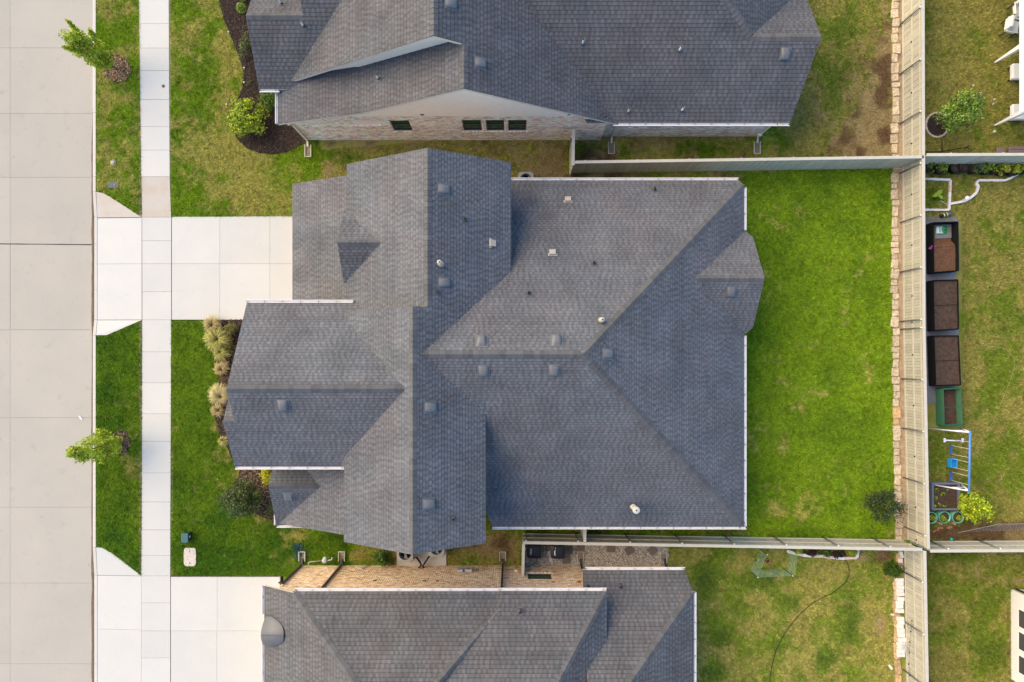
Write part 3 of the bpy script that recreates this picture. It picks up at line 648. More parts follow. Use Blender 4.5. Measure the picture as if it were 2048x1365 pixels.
def pipe_vent(roof, px, py, pl, h=0.32, mat=None, r=0.045):
    p = onplane(px, py, pl); mb = MB()
    up = Vector((-pl[0], -pl[1], 1)).normalized()
    b = p+up*.02
    fl = []; dn = Vector((-pl[0], -pl[1], -(pl[0]**2+pl[1]**2))).normalized(); sd = up.cross(dn)
    mb.add([b+dn*x+sd*y for x, y in ((-.14,-.13),(.16,-.13),(.16,.13),(-.14,.13))], [(0,1,2,3)], 1)
    mb.tube([b, b+Vector((0,0,.09))], [r*2.0, r*1.25], 12, 1)
    mb.tube([b+Vector((0,0,.05)), b+Vector((0,0,h))], r, 12, 0, cap=False)
    mb.tube([b+Vector((0,0,.2)), b+Vector((0,0,h-.01))], r*.78, 12, 2, cap=True)
    mb.tube([b+Vector((0,0,h-.03)), b+Vector((0,0,h))], r*1.12, 12, 0, cap=False)
    return mb.build('plumbing_vent', [mat or m_lead, m_lead, m_black], roof)
def square_vent(roof, px, py, pl):
    p = onplane(px, py, pl); up = Vector((-pl[0], -pl[1], 1)).normalized(); dn = Vector((-pl[0], -pl[1], -(pl[0]**2+pl[1]**2))).normalized(); sd = up.cross(dn)
    def q(x, y, z): return p+dn*x+sd*y+up*z
    mb = MB()
    mb.add([q(x, y, .028) for x, y in ((-.16,-.20),(-.02,-.20),(-.02,.20),(-.16,.20))], [(0,1,2,3)])
    v = [q(x, y, z) for z, s_ in ((.02, 1), (.11, .93)) for x, y in ((-.13*s_,-.14*s_),(.14*s_,-.14*s_),(.14*s_,.14*s_),(-.13*s_,.14*s_))]
    mb.add(v, [(4,5,6,7),(0,1,5,4),(1,2,6,5),(2,3,7,6),(3,0,4,7)])
    for k in (-.05, .0, .05): mb.add([q(.1316, k-.012, .045), q(.1316, k+.012, .045), q(.1286, k+.012, .085), q(.1286, k-.012, .085)], [(0,1,2,3)], 1)
    return mb.build('exhaust_vent', [m_tan, m_lead], roof)
def flue(roof, px, py, pl, h, r, cap_r, mat):
    p = onplane(px, py, pl); mb = MB(); up = Vector((-pl[0], -pl[1], 1)).normalized(); dn = Vector((-pl[0], -pl[1], -(pl[0]**2+pl[1]**2))).normalized(); sd = up.cross(dn)
    mb.add([p+dn*x+sd*y+up*.03 for x, y in ((-.16,-.15),(.12,-.15),(.12,.15),(-.16,.15))], [(0,1,2,3)], 2)
    mb.tube([p, p+Vector((0,0,.16))], [r*1.9, r*1.1], 16, 0)
    mb.tube([p, p+Vector((0,0,h))], r, 16, 0)
    mb.lathe((p.x, p.y, p.z+h*.55), [(r*1.0,0),(r*1.5,.012),(r*1.5,.03),(r,.05)], 16)
    mb.lathe((p.x, p.y, p.z+h-.02), [(cap_r*.9,0),(cap_r,.02),(cap_r,.10),(cap_r*.8,.13)], 18)
    mb.lathe((p.x, p.y, p.z+h+.1105), [(r*.42,0),(r*.42,.006)], 10, 1)
    return mb.build('flue_pipe', [mat, m_black, m_lead], roof)

def gable_wall(house, axis, rc, zr, sl, sr, lo, hi, s0, s1, mat, name='wall', off=0.17):
    """solid body under a gable; axis 'y': ridge along y at x=rc, side walls x=lo/hi"""
    prof = [(lo, 0), (hi, 0), (hi, zr-sr*(hi-rc)-off), (rc, zr-off), (lo, zr-sl*(rc-lo)-off)]
    mb = MB()
    def v(a, z, t): return (a, t, z) if axis == 'y' else (t, a, z)
    vs = [v(a, z, s0) for a, z in prof]+[v(a, z, s1) for a, z in prof]; n = 5
    fs = [tuple(range(n)), tuple(range(2*n-1, n-1, -1))]+[(i, n+i, n+(i+1)%n, (i+1)%n) for i in range(n)]
    if axis == 'x': fs = [f[::-1] for f in fs]
    mb.add(vs, fs); return mb.build(name, mat, house)

PAL_PINK = np.array([1.82, 1.58, 1.36])*np.array([(0.56,0.49,0.46),(0.49,0.40,0.37),(0.62,0.57,0.54),(0.42,0.34,0.31),(0.53,0.47,0.41),(0.60,0.54,0.49),(0.33,0.28,0.27)])
PAL_BUFF = np.array([1.45, 1.38, 1.3])*np.array([(0.60,0.45,0.31),(0.66,0.53,0.39),(0.53,0.36,0.23),(0.70,0.58,0.45),(0.58,0.44,0.33),(0.40,0.26,0.17),(0.64,0.49,0.34)])
def brick_wall(house, axis, c, out, lo, hi, ztop, holes, pal, seed=1, z0=0.03, solid=None):
    """coursed brick face; plane coordinate c, out=+1/-1; ztop(u)->height; holes (u0,u1,z0,z1)"""
    rng = np.random.default_rng(seed); bl, bh, mo = 0.2, 0.068, 0.007
    V = []; F = []; C = []
    nz = int(max(ztop(u) for u in np.linspace(lo, hi, 60))/(bh+mo))
    def addbox(u0, u1, za, zb, col, pr):
        i = len(V); ci = c-out*0.004; co = c+out*pr
        for uu, zz in ((u0,za),(u1,za),(u1,zb),(u0,zb)):
            for cc in (ci, co): V.append((uu, cc, zz) if axis == 'y' else (cc, uu, zz))
        C.extend([col]*8)
        fs = [(1,3,5,7),(0,2,3,1),(2,4,5,3),(4,6,7,5),(6,0,1,7)]
        if (out > 0) == (axis == 'y'): fs = [f[::-1] for f in fs]
        F.extend([tuple(i+k for k in f) for f in fs])
    for r in range(nz):
        za = z0+r*(bh+mo); zb = za+bh; ct = rng.uniform(.86, 1.1); u = lo-(r % 2)*(bl+mo)/2+rng.uniform(-.01, .01)
        while u < hi:
            segs = [(max(u, lo), min(u+bl, hi))]
            for h0, h1, hz0, hz1 in holes:
                if zb > hz0 and za < hz1:
                    ns = []
                    for a, b in segs:
                        if b <= h0 or a >= h1: ns.append((a, b)); continue
                        if a < h0: ns.append((a, h0))
                        if b > h1: ns.append((h1, b))
                    segs = ns
            for a, b in segs:
                if b-a > .02 and ztop((a+b)/2) > zb:
                    addbox(a, b, za, zb, np.minimum(pal[rng.integers(0, len(pal))]*rng.uniform(.9, 1.06)*ct, .88), 0.006+rng.uniform(-.003, .004))
            u += bl+mo
    us = sorted(set([lo, hi]+[x for h_ in holes for x in h_[:2]])); mt = MB()          # mortar bed with the openings left free
    for a, b in zip(us[:-1], us[1:]):
        hs = sorted([h_[2:] for h_ in holes if h_[0] < b-1e-6 and h_[1] > a+1e-6]); zc = 0.0; top = lambda u: ztop(u)
        for h0, h1 in hs: mt.box((a, min(c-out*.1, c), zc), (b, max(c-out*.1, c), h0)); zc = h1
        ns = max(1, int((b-a)/.4)) if abs(ztop(a)-ztop(b)) > .01 or abs(ztop((a+b)/2)-ztop(a)) > .01 else 1
        for i in range(ns):
            p, q = a+(b-a)*i/ns, a+(b-a)*(i+1)/ns
            mt.prism([(p, c-out*.1), (q, c-out*.1), (q, c), (p, c)], zc, [ztop(p)-.01, ztop(q)-.01, ztop(q)-.01, ztop(p)-.01])
    mt.build('mortar', m_mortar, house)
    return npmesh('brick_courses', V, F, C, m_brick, house, 'stuff', base=tuple(wl(house)))
def window(house, u0, u1, z0, z1, c, out, rec=0.07, mullion=True, sill=True, pal=PAL_PINK):
    """window set into a wall that faces +/-y"""
    w0 = empty_part = MB(); t = 0.05
    ya, yb = sorted((c-out*rec, c-out*(rec-0.05)))
    fr = MB()
    fr.box((u0, ya, z0), (u0+t, yb, z1)); fr.box((u1-t, ya, z0), (u1, yb, z1)); fr.box((u0+t, ya, z1-t), (u1-t, yb, z1)); fr.box((u0+t, ya, z0), (u1-t, yb, z0+t))
    if mullion: zm = (z0+z1)/2; fr.box((u0+t, ya+.004, zm-.02), (u1-t, yb-.004, zm+.02))
    W = fr.build('window', m_frame, house)
    pn = MB(); ym = c-out*(rec+.005); pn.box((u0+t*.6, min(ym, ym-out*.01), z0+t*.6), (u1-t*.6, max(ym, ym-out*.01), z1-t*.6)); pn.build('pane', m_glass, W)
    if sill:
        rng = random.Random(int(u0*100)); nb = max(3, int((u1-u0+.16)/.077))
        for i in range(nb):
            a = u0-.08+i*(u1-u0+.16)/nb
            sb_ = MB(); y2 = sorted((c-out*rec*.4, c+out*.045))
            sb_.box((a+.004, y2[0], z0-.085), (a+(u1-u0+.16)/nb-.004, y2[1], z0-.004)); sb_.c = [tuple(pal[rng.randrange(len(pal))]*1.12)]*8
            sb_.build('sill_brick', m_brick, W)
    return W
def downspout(house, top, x, y, out, mat, splash=True, axis='y', frame=True):
    """pipe from the eave outlet 'top' down the wall at x,y; out = +1/-1 along y"""
    mb = MB(); s_ = 0.038
    ys_ = y+out*(s_+.012); path = [Vector(top), Vector((x, ys_, top[2]-.45)), Vector((x, ys_, .16)), Vector((x, ys_+out*.28, .05))]
    def sq(p, d):
        a = Vector((1, 0, 0)); b = Vector((0, 1, 0)) if abs(d.z) > .5 else Vector((0, 0, 1)); return [p+a*i*s_*1.2+b*j*s_ for i, j in ((-1,-1),(1,-1),(1,1),(-1,1))]
    v = []
    for i, p in enumerate(path): v += sq(p, (path[min(i+1, 3)]-path[max(i-1, 0)]).normalized() if 0 < i < 3 else (path[1]-path[0] if i == 0 else path[3]-path[2]).normalized())
    f = [(i*4+k, i*4+(k+1)%4, i*4+4+(k+1)%4, i*4+4+k) for i in range(3) for k in range(4)]+[(3,2,1,0),(12,13,14,15)]
    mb.add(v, f); mb.build('downspout', mat, house)
SPLASH_N = [0]
def splash_block(x, y, out, label, l=0.62, wd=0.34, dark=False):
    mb = MB(); t = 0.045
    def bx(a, b, c_, d, z0, z1): mb.bevbox((min(a, b), min(c_, d), z0), (max(a, b), max(c_, d), z1), .012)
    y0, y1 = y, y+out*l
    bx(x-wd/2, x-wd/2+t, y0, y1, 0, .10); bx(x+wd/2-t, x+wd/2, y0, y1, 0, .10); bx(x-wd/2+t+.002, x+wd/2-t-.002, y1-out*t, y1, 0, .10)
    mb.box((x-wd/2+t+.001, min(y0, y1)+t, .004), (x+wd/2-t-.001, max(y0, y1)-t, .035), 1)
    o = mb.build('splash_block', [M('splash block', (0.50, 0.47, 0.42), .8, .1, 8), M('wet silt', (0.24, 0.21, 0.17), .9, .3, 12)] )
    return tag(o, label, 'splash block', 'downspout splash blocks')

# ------------------------------------------------------------------ middle house
house = empty('house', (-0.5, 0.3, 0), 'large middle house with intersecting grey shingle roofs, short driveway and fenced green back yard', 'house')
R1 = Roof(house)
pAE = (-0.6, 0, 7.6-0.6*3.46)                       # shared east plane of the two north-south gables
pAW = (0.6, 0, 7.49+0.6*3.28); pBW = (0.6, 0, 7.81+0.6*3.81)
pCN = (0, -0.58, 7.63-0.58*1.08); pCS = (0, 0.58, 7.63+0.58*1.08)
pC2N = (0, -0.58, 6.84-0.58*2.39)
zD, yD = 7.63, 0.25
pDN = (0, -0.6, zD+0.6*yD); pDS = (0, 0.6, zD-0.6*yD); pDE = (-0.6, 0, zD+0.6*2.75)
pEN = (0, -0.7, 4.55+0.7*3.56); pES = (0, 0.7, 4.55-0.7*3.56)
pF = (0.5, 0, 2.9+0.5*10.0)
pGN = (0, -0.67, 6.27+0.67*4.81); pGS = (0, 0.67, 6.27-0.67*4.81)
pH = (0.58, 0, 2.9+0.58*10.73)
pH2N = (0, -0.68, 4.3-0.68*5.46); pH2S = (0, 0.68, 4.3+0.68*5.46)
yA = 2.09
R1.plane([(-3.28, yA), (-0.04, yA), (-0.04, 8.27), (-3.28, 8.27)], pAE)
R1.plane([(-6.95, yA), (-3.28, yA), (-3.28, 8.27), (-6.95, 8.27)], pAW)
R1.plane([(-3.81, -7.44), (-1.08, -7.44), (-1.08, yA-.002), (-3.81, yA-.002)], pAE)
R1.plane([(-6.9, -7.44), (-3.81, -7.44), (-3.81, yA-.002), (-6.9, yA-.002)], pBW)
R1.plane([(-11.03, -1.08), (-3.9, -1.08), (-3.9, 2.41), (-11.03, 2.41)], pCN)
R1.plane([(-11.03, -4.38), (-3.9, -4.38), (-3.9, -1.08), (-11.03, -1.08)], pCS)
R1.plane([(-11.49, -4.38), (-11.032, -4.38), (-11.032, -2.39), (-11.49, -2.39)], pCS)
R1.plane([(-11.49, -2.39), (-9.5, -2.39), (-9.5, -0.6), (-11.49, -0.6)], pC2N)
R1.plane([(-3.5, yD), (2.75, yD), (10.5, 8.0), (10.36, 8.24), (-.6, 8.24)], pDN)
R1.plane([(-3.5, yD), (-0.9, -7.55), (10.55, -7.55), (2.75, yD)], pDS)
R1.plane([(2.75, yD), (10.55, -7.55), (10.55, 8.05)], pDE)
R1.plane([(7.6, 3.56), (10.9, 3.56), (10.9, 5.6), (10.62, 5.9), (9.8, 5.9)], pEN)
R1.plane([(7.6, 3.56), (9.8, 1.22), (10.62, 1.22), (10.9, 1.5), (10.9, 3.56)], pES)
R1.plane([(-10.0, 1.9), (-6.6, 1.9), (-6.6, 8.06), (-10.0, 8.06)], pF)
R1.plane([(-7.1, 4.81), (-5.2, 4.81), (-6.7, 6.35), (-7.1, 6.35)], pGN)
R1.plane([(-7.1, 4.81), (-7.1, 3.27), (-6.7, 3.27), (-5.2, 4.81)], pGS)
R1.plane([(-10.73, -7.4), (-6.6, -7.4), (-6.6, -4.0), (-10.73, -4.0)], pH)
R1.plane([(-10.6, -5.46), (-8.25, -5.46), (-10.35, -3.42), (-10.6, -3.42)], pH2N)
R1.plane([(-10.6, -5.46), (-10.73, -7.5), (-10.6, -7.5), (-8.25, -5.46)], pH2S)
R1.ridge((-3.28, yA, 7.49), (-3.28, 8.27, 7.49), .6); R1.ridge((-3.81, -7.44, 7.81), (-3.81, yA, 7.81), .6)
R1.ridge((-11.03, -1.08, 7.63), (-3.95, -1.08, 7.63), .58); R1.ridge((-11.49, -2.39, 6.84), (-10.9, -2.39, 6.84), .58)
R1.ridge((-3.45, yD, zD), (2.75, yD, zD), .6)
R1.ridge((10.45, 7.95, zD-.6*7.7), (2.78, yD+.03, zD-.01), .42, .17); R1.ridge((10.5, -7.5, zD-.6*7.75), (2.78, yD-.03, zD-.01), .42, .17)
R1.ridge((10.9, 3.56, 4.55), (7.75, 3.56, 4.55), .7); R1.ridge((-7.1, 4.81, 6.27), (-5.3, 4.81, 6.27), .67, .13); R1.ridge((-10.6, -5.46, 4.3), (-8.3, -5.46, 4.3), .68, .13)
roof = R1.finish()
for px, py, pl in ((887,379,pAE),(888,566,pAE),(963,683,pDN),(1113,682,pDN),(967,741,pDS),(1108,740,pDS),(1214,708,pDE),(860,815,pAE),(857,1008,pAE),(567,810,pCS),(1462,583,pES)): box_vent(roof, px, py, pl, 0)
box_vent(roof, 578, 993, pH2S, 0, True)
for px, py, pl in ((930,440,pAE),(876,585,pAE),(1057,587,pDN),(1187,527,pDN),(1308,380,pDN),(907,1037,pAE)): pipe_vent(roof, px, py, pl, .2)
for px, py, pl in ((1136,401,pDN),(1105,507,pDN),(984,487,pAE)): square_vent(roof, px, py, pl)
flue(roof, 882, 529, pAE, .55, .07, .09, m_tan); flue(roof, 1202, 641, pDN, .35, .07, .10, m_tan); flue(roof, 1266, 1013, pDS, .75, .085, .16, M('flue cream', (.56,.52,.46), .5, .06, 8))
EAV = 0.02
gutter(house, (-0.05, 8.24, 2.82), (10.36, 8.24, 2.82), (0, 1)); gutter(house, (-0.9, -7.55, 2.93), (10.68, -7.55, 2.93), (0, -1))
gutter(house, (10.55, 5.95, 2.93), (10.55, 7.9, 2.93), (1, 0)); gutter(house, (10.55, -7.55, 2.93), (10.55, 1.15, 2.93), (1, 0))
gutter(house, (-11.05, 2.41, 5.6), (-6.6, 2.41, 5.6), (0, 1)); gutter(house, (-11.49, -4.38, 5.71), (-6.95, -4.38, 5.71), (0, -1))
gutter(house, (-10.73, -7.5, 2.9), (-9.3, -7.5, 2.9), (0, -1), .11, .09); gutter(house, (-10.735, -7.5, 2.9), (-10.735, -6.9, 2.9), (-1, 0), .11, .09)
gable_wall(house, 'y', -3.28, 7.49, .6, .6, -6.6, -0.5, 2.2, 7.95, m_wallplain)
gable_wall(house, 'y', -3.81, 7.81, .6, .6, -6.5, -1.5, -7.15, 1.95, m_wallplain)
gable_wall(house, 'x', -1.08, 7.63, .58, .58, -3.95, 2.0, -10.6, -4.1, m_wallplain)
gable_wall(house, 'x', -2.39, 6.84, .58, .58, -3.95, -0.8, -11.1, -9.6, m_wallplain)
gable_wall(house, 'x', 3.56, 4.55, .7, .7, 1.5, 5.6, 8.2, 10.6, m_wallplain)
mb = MB(); mb.box((-.5, -7.15, 0), (10.15, 7.85, 2.8)); mb.build('wall', m_wallplain, house)
mb = MB(); mb.box((-9.6, 2.0, 0), (-6.5, 7.7, 2.75)); mb.build('wall', m_wallplain, house)
mb = MB(); mb.box((-10.3, -7.1, 0), (-6.5, -4.0, 2.75)); mb.build('wall', m_wallplain, house)
# garage door facing the drive
gd = MB(); gd.box((-9.64, 2.9, .02), (-9.60, 7.1, 2.3)); D = gd.build('garage_door', M('garage door paint', (0.36,0.30,0.25), .6, .08, 4), house)
for i in range(4):
    pn = MB(); pn.box((-9.665, 2.96, .07+i*.56), (-9.645, 7.04, .57+i*.56)); pn.build('panel', MATS['garage door paint'], D)

# ------------------------------------------------------------------ north neighbour
nh = empty('house', (0.8, 14.5, 0), 'pale brick neighbour house with tan gable siding along the upper edge', 'house')
R2 = Roof(nh, (0.094, 0.096, 0.104), .165)
qE = (-0.6, 0, 6.9-0.6*1.91)
qW1 = (0.57, 0, 6.9+0.57*1.91); qW0 = (0.33, 0, (6.9+0.57*1.91-0.57*6.63)+0.33*6.63)
qW2 = (0.62, 0, 7.57+0.62*3.03)
q3S = (0, 0.61, 3.1-0.61*12.3); q3N = (0, -0.61, (3.1+0.61*(14.84-12.3))+0.61*14.84)
q4S = (0, 0.6, 2.9-0.6*10.84); q4E = (-0.6, 0, 2.9+0.6*13.27); q4N = (0, -0.6, 4.73+0.6*13.89)
yr = 10.80
R2.plane([(-1.91, yr), (4.85, yr), (4.85, 12.579), (-1.91, 12.579)], qE)
R2.plane([(-6.63, yr), (-1.91, yr), (-1.91, 13.2), (-6.63, 13.2)], qW1)
R2.plane([(-10.68, yr), (-6.632, yr), (-6.632, 13.2), (-10.68, 12.4)], qW0)
R2.plane([(-3.03, 12.58), (4.85, 12.58), (4.85, 19.5), (-3.03, 19.5)], qE)
R2.plane([(-10.2, 12.58), (-3.03, 12.58), (-3.03, 19.5), (-10.2, 19.5)], qW2)
R2.plane([(-11.45, 12.3), (-6.0, 12.3), (-6.0, 14.84), (-11.45, 14.84)], q3S)
R2.plane([(-9.0, 14.842), (-5.0, 14.842), (-5.0, 17.0), (-9.0, 17.0)], q3S)
R2.plane([(-11.45, 14.84), (-9.0, 14.84), (-9.0, 17.0), (-11.45, 17.0)], q3N)
R2.plane([(3.4, 10.84), (12.67, 10.84), (13.27, 13.89), (.9, 13.89)], q4S)
R2.plane([(.9, 13.892), (10.218, 13.892), (5.22, 18.89), (-3.2, 18.89)], q4S)
R2.plane([(10.22, 13.89), (13.27, 14.2), (13.27, 20), (5.22, 18.89)], q4E)
R2.plane([(10.22, 13.892), (13.27, 13.892), (13.27, 16.95)], q4N)
R2.ridge((-1.91, yr, 6.9), (-1.91, 12.6, 6.9), .58); R2.ridge((-3.03, 12.58, 7.57), (-3.03, 17, 7.57), .6)
z3 = 3.1+.61*2.54
R2.ridge((-11.45, 14.84, z3), (-9.0, 14.84, z3), .6, .14); R2.ridge((13.27, 13.89, 4.73), (10.25, 13.89, 4.73), .6); R2.ridge((10.25, 13.92, 4.74), (6.5, 17.6, 6.95), .42, .17)
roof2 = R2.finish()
for px, py, pl in ((960,127,qE),(901,8,qE),(1570,108,q4S)): box_vent(roof2, px, py, pl, 0)
for px, py, pl in ((1165,88,q4S),(1358,102,q4S),(1256,224,q4S),(1363,222,q4S),(757,158,qW1),(607,52,q3S),(563,8,q3N)): pipe_vent(roof2, px, py, pl, .42, m_white, .04)
gutter(nh, (4.6, 10.84, 2.88), (12.67, 10.84, 2.88), (0, -1)); gutter(nh, (-11.45, 12.3, 3.08), (-10.55, 12.3, 3.08), (0, -1)); gutter(nh, (-10.68, 10.82, 2.87), (-10.68, 12.25, 2.87), (-1, 0))
# walls: siding body, lap boards on the two gables, brick below
zr_ = lambda x: min(6.9+.57*(x+1.91) if x > -6.63 else (6.9-.57*4.72)+.33*(x+6.63), 6.9-.6*(x+1.91))-.17
xs_ = [-10.2, -6.63, -1.91, 4.4]
mb = MB(); pr = [(-10.2, 0), (4.4, 0), (4.4, zr_(4.4)), (-1.91, zr_(-1.91)), (-6.63, zr_(-6.63)), (-10.2, zr_(-10.2))]
mb.add([(x, 11.09, z) for x, z in pr]+[(x, 13.0, z) for x, z in pr], [tuple(range(6)), tuple(range(11, 5, -1))]+[(i, 6+i, 6+(i+1)%6, (i+1)%6) for i in range(6)])
mb.build('wall', m_mortar, nh)
mb = MB(); mb.box((4.402, 11.27, 0), (12.28, 18, 2.75)); mb.build('wall', m_mortar, nh)
mb = MB(); mb.box((-11.0, 13.1, 0), (-4, 18, 2.9)); mb.build('wall', m_wallplain, nh)
gable_wall(nh, 'y', -3.03, 7.57, .62, .6, -9.7, 4, 12.86, 18.8, m_siding)
ZB = 3.42
mb = MB(); z = ZB
while z < zr_(-1.91):                                  # lap boards, each course lapped over the one below
    zt = min(z+.16, zr_(-1.91))
    def lim(zz):
        lo_ = -10.2
        for x in np.linspace(-10.2, -1.91, 200):
            if zr_(x) >= zz: lo_ = x; break
        return lo_, -1.91+(6.9-.17-zz)/.6
    a0, b0 = lim(z); a1, b1 = lim(zt)
    if b1 > a1: mb.add([(a0, 10.955, z), (min(b0, 4.4), 10.955, z), (min(b1, 4.4), 10.968, zt), (a1, 10.968, zt), (a0, 10.985, z), (min(b0, 4.4), 10.985, z)], [(0,1,2,3),(4,5,1,0)])
    z += .16
o = mb.build('lap_siding', m_siding, nh); o['kind'] = 'stuff'
mb = MB(); z = 4.2                                      # siding of the upper set-back gable
while z < 7.35:
    zt = min(z+.16, 7.38); a = lambda zz: -3.03-(7.57-.19-zz)/.62; b = lambda zz: -3.03+(7.57-.19-zz)/.6
    mb.add([(a(z), 12.83, z), (b(z), 12.83, z), (b(zt), 12.842, zt), (a(zt), 12.842, zt), (a(z), 12.855, z), (b(z), 12.855, z)], [(0,1,2,3),(4,5,1,0)]); z += .16
o = mb.build('lap_siding', m_siding, nh); o['kind'] = 'stuff'
NW = [(-5.62, -4.72, 1.38, 2.80), (-2.30, -1.42, 1.40, 2.85), (-1.20, -.36, 1.40, 2.85), (-.18, .68, 1.40, 2.85)]
NB = [(-7.45, -6.15, 2.25, 2.84)]
brick_wall(nh, 'y', 10.985, -1, -10.2, 4.4, lambda u: min(ZB, zr_(u)), NW+NB, PAL_PINK, 2)
brick_wall(nh, 'y', 11.165, -1, 4.402, 12.28, lambda u: 2.8, [(5.62, 6.52, 1.45, 2.6)], PAL_PINK, 3)
for a in NW: window(nh, *a, 10.985, -1)
window(nh, 5.62, 6.52, 1.45, 2.6, 11.165, -1)
mb = MB(); mb.box((-7.45, 11.02, 2.25), (-6.15, 11.08, 2.84)); bp_ = mb.build('blind_window', m_mortar, nh)
for i in range(15):
    s_ = MB(); s_.box((-7.5+i*.093, 10.94, 2.16), (-7.5+i*.093+.085, 11.0, 2.245)); s_.c = [tuple(PAL_PINK[i % 6]*1.1)]*8; s_.build('sill_brick', m_brick, bp_)
for x, pz in ((-4.0, 3.6), (2.93, 3.55), (4.2, 3.35), (2.55, 3.62)):      # small dark wall vents
    mb = MB(); mb.box((x-.07, 10.93, pz), (x+.07, 10.96, pz+.07)); mb.build('wall_vent', m_black, nh)
downspout(nh, (-10.2, 10.78, 2.85), -10.16, 10.98, -1, m_trim); downspout(nh, (4.7, 10.76, 2.85), 4.95, 11.16, -1, m_trim); downspout(nh, (12.3, 10.76, 2.85), 12.2, 11.16, -1, m_trim)
splash_block(-10.14, 10.75, -1, 'pale splash block on grass at the corner of the mulch bed'); splash_block(4.95, 10.9, -1, 'pale splash block in front of the brick wall, right of the fence stub'); splash_block(12.2, 10.9, -1, 'pale splash block at the right end of the pale brick wall')

# ------------------------------------------------------------------ south neighbour
sh = empty('house', (-1, -14, 0), 'buff brick neighbour house with grey hipped roofs along the lower edge', 'house')
R3 = Roof(sh, (0.104, 0.105, 0.110), .172)
s1W = (.58, 0, 3.4+.58*11.1); s1N = (0, -.577, 4.3-.577*10.03); s1E = (-.58, 0, 7.08-.58*4.73)
s2N = (0, -.45, 4.45-.45*9.97); s2E = (-.66, 0, 4.45+.66*4.1)
s3N = (0, -.6, 2.9-.6*9.54); s3E = (-.6, 0, 3.39+.6*8.15)
R3.plane([(-11.1, -10.1), (-9.5, -10.1), (-4.73, -14.85), (-4.73, -19), (-11.1, -19)], s1W)
R3.plane([(-9.55, -10.03), (-.45, -10.03), (.09, -10.03), (-4.73, -14.85)], s1N)
R3.plane([(-4.73, -14.85), (.0, -10.12), (.0, -19), (-4.73, -19)], s1E)
R3.plane([(-.52, -9.97), (4.1, -9.97), (3.67, -10.6), (-.52, -10.6)], s2N)
R3.plane([(-.52, -10.602), (3.668, -10.602), (.4, -15.5), (-4.7, -15.5), (-4.7, -14.82)], s2N, .03)
R3.plane([(4.1, -9.97), (4.1, -19), (.4, -19), (.4, -15.5)], s2E)
R3.plane([(3.2, -9.54), (7.86, -9.54), (8.12, -10.38), (3.2, -15.3)], s3N)
R3.plane([(8.15, -10.35), (8.15, -19), (3.2, -19), (3.2, -15.3)], s3E)
zz = lambda pl, x, y: zat(pl, x, y)
R3.ridge((-9.5, -10.08, 4.33), (-4.8, -14.78, 7.05), .41, .17); R3.ridge((-1.0, -11.15, 4.97), (-4.7, -14.8, 7.05), .41, .15)
R3.ridge((4.05, -10.02, 4.48), (.45, -15.35, 6.87), .40, .17); R3.ridge((8.0, -10.5, 3.48), (3.25, -15.25, 6.33), .42, .17)
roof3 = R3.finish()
pipe_vent(roof3, 1040, 1221, s2N, .3); pipe_vent(roof3, 1240, 1171, s3N, .3)
gutter(sh, (-9.45, -10.03, 4.28), (-.55, -10.03, 4.28), (0, 1)); gutter(sh, (-.54, -9.97, 4.43), (4.1, -9.97, 4.43), (0, 1)); gutter(sh, (3.35, -9.54, 2.88), (7.9, -9.54, 2.88), (0, 1))
gutter(sh, (8.15, -17, 3.37), (8.15, -10.4, 3.37), (1, 0)); gutter(sh, (-11.1, -11.35, 3.38), (-11.1, -10.12, 3.38), (-1, 0)); gutter(sh, (-11.1, -17, 3.38), (-11.1, -12.7, 3.38), (-1, 0))
yw = -10.20
yw2 = yw-.1
mb = MB(); mb.prism([(-10.5, yw2), (-9.7, yw2), (-9.7, -18), (-10.5, -18)], 0, 3.45); mb.build('wall', m_mortar, sh)
mb = MB(); mb.prism([(-9.698, yw2), (3.6, yw2), (3.6, -18), (-9.698, -18)], 0, 4.18); mb.build('wall', m_mortar, sh)
mb = MB(); mb.prism([(3.602, yw2), (7.75, yw2), (7.75, -18), (3.602, -18)], 0, 2.8); mb.build('wall', m_mortar, sh)
SW = [(.75, 1.87, 1.25, 2.12)]
brick_wall(sh, 'y', yw+.004, 1, -10.5, 3.6, lambda u: 3.45+.58*(u+10.5) if u < -9.3 else 4.2, SW, PAL_BUFF, 5)
brick_wall(sh, 'y', yw+.006, 1, 3.602, 7.75, lambda u: 2.8, [], PAL_BUFF, 6)
window(sh, *SW[0], yw+.004, 1, pal=PAL_BUFF, mullion=False)
for x, pz in ((-6.35, 2.35), (-4.05, 2.4), (-3.45, 2.4), (1.9, 2.55), (3.1, 2.55)):
    mb = MB(); mb.box((x-.08, yw+.012, pz), (x+.08, yw+.03, pz+.08)); mb.build('wall_vent', m_black, sh)
for x, zt in ((-10.44, 3.5), (-8.47, 4.3), (-.46, 4.4), (3.42, 4.4), (7.6, 2.9)):
    downspout(sh, (x, -9.95, zt-.12), x, yw+.02, 1, m_brown)
splash_block(-10.44, -9.98, 1, 'pale splash block below the dark downspout nearest the driveway', .5); splash_block(-8.47, -9.98, 1, 'hollow pale splash block right of the gas meter', .5)
splash_block(-.46, -9.98, 1, 'hollow pale splash block left of the side fence stub', .5); splash_block(3.42, -9.98, 1, 'dark-mouthed splash block on the gravel between bins and stepping stones', .5); splash_block(7.55, -9.98, 1, 'small splash block at the right end of the gravel strip', .45)
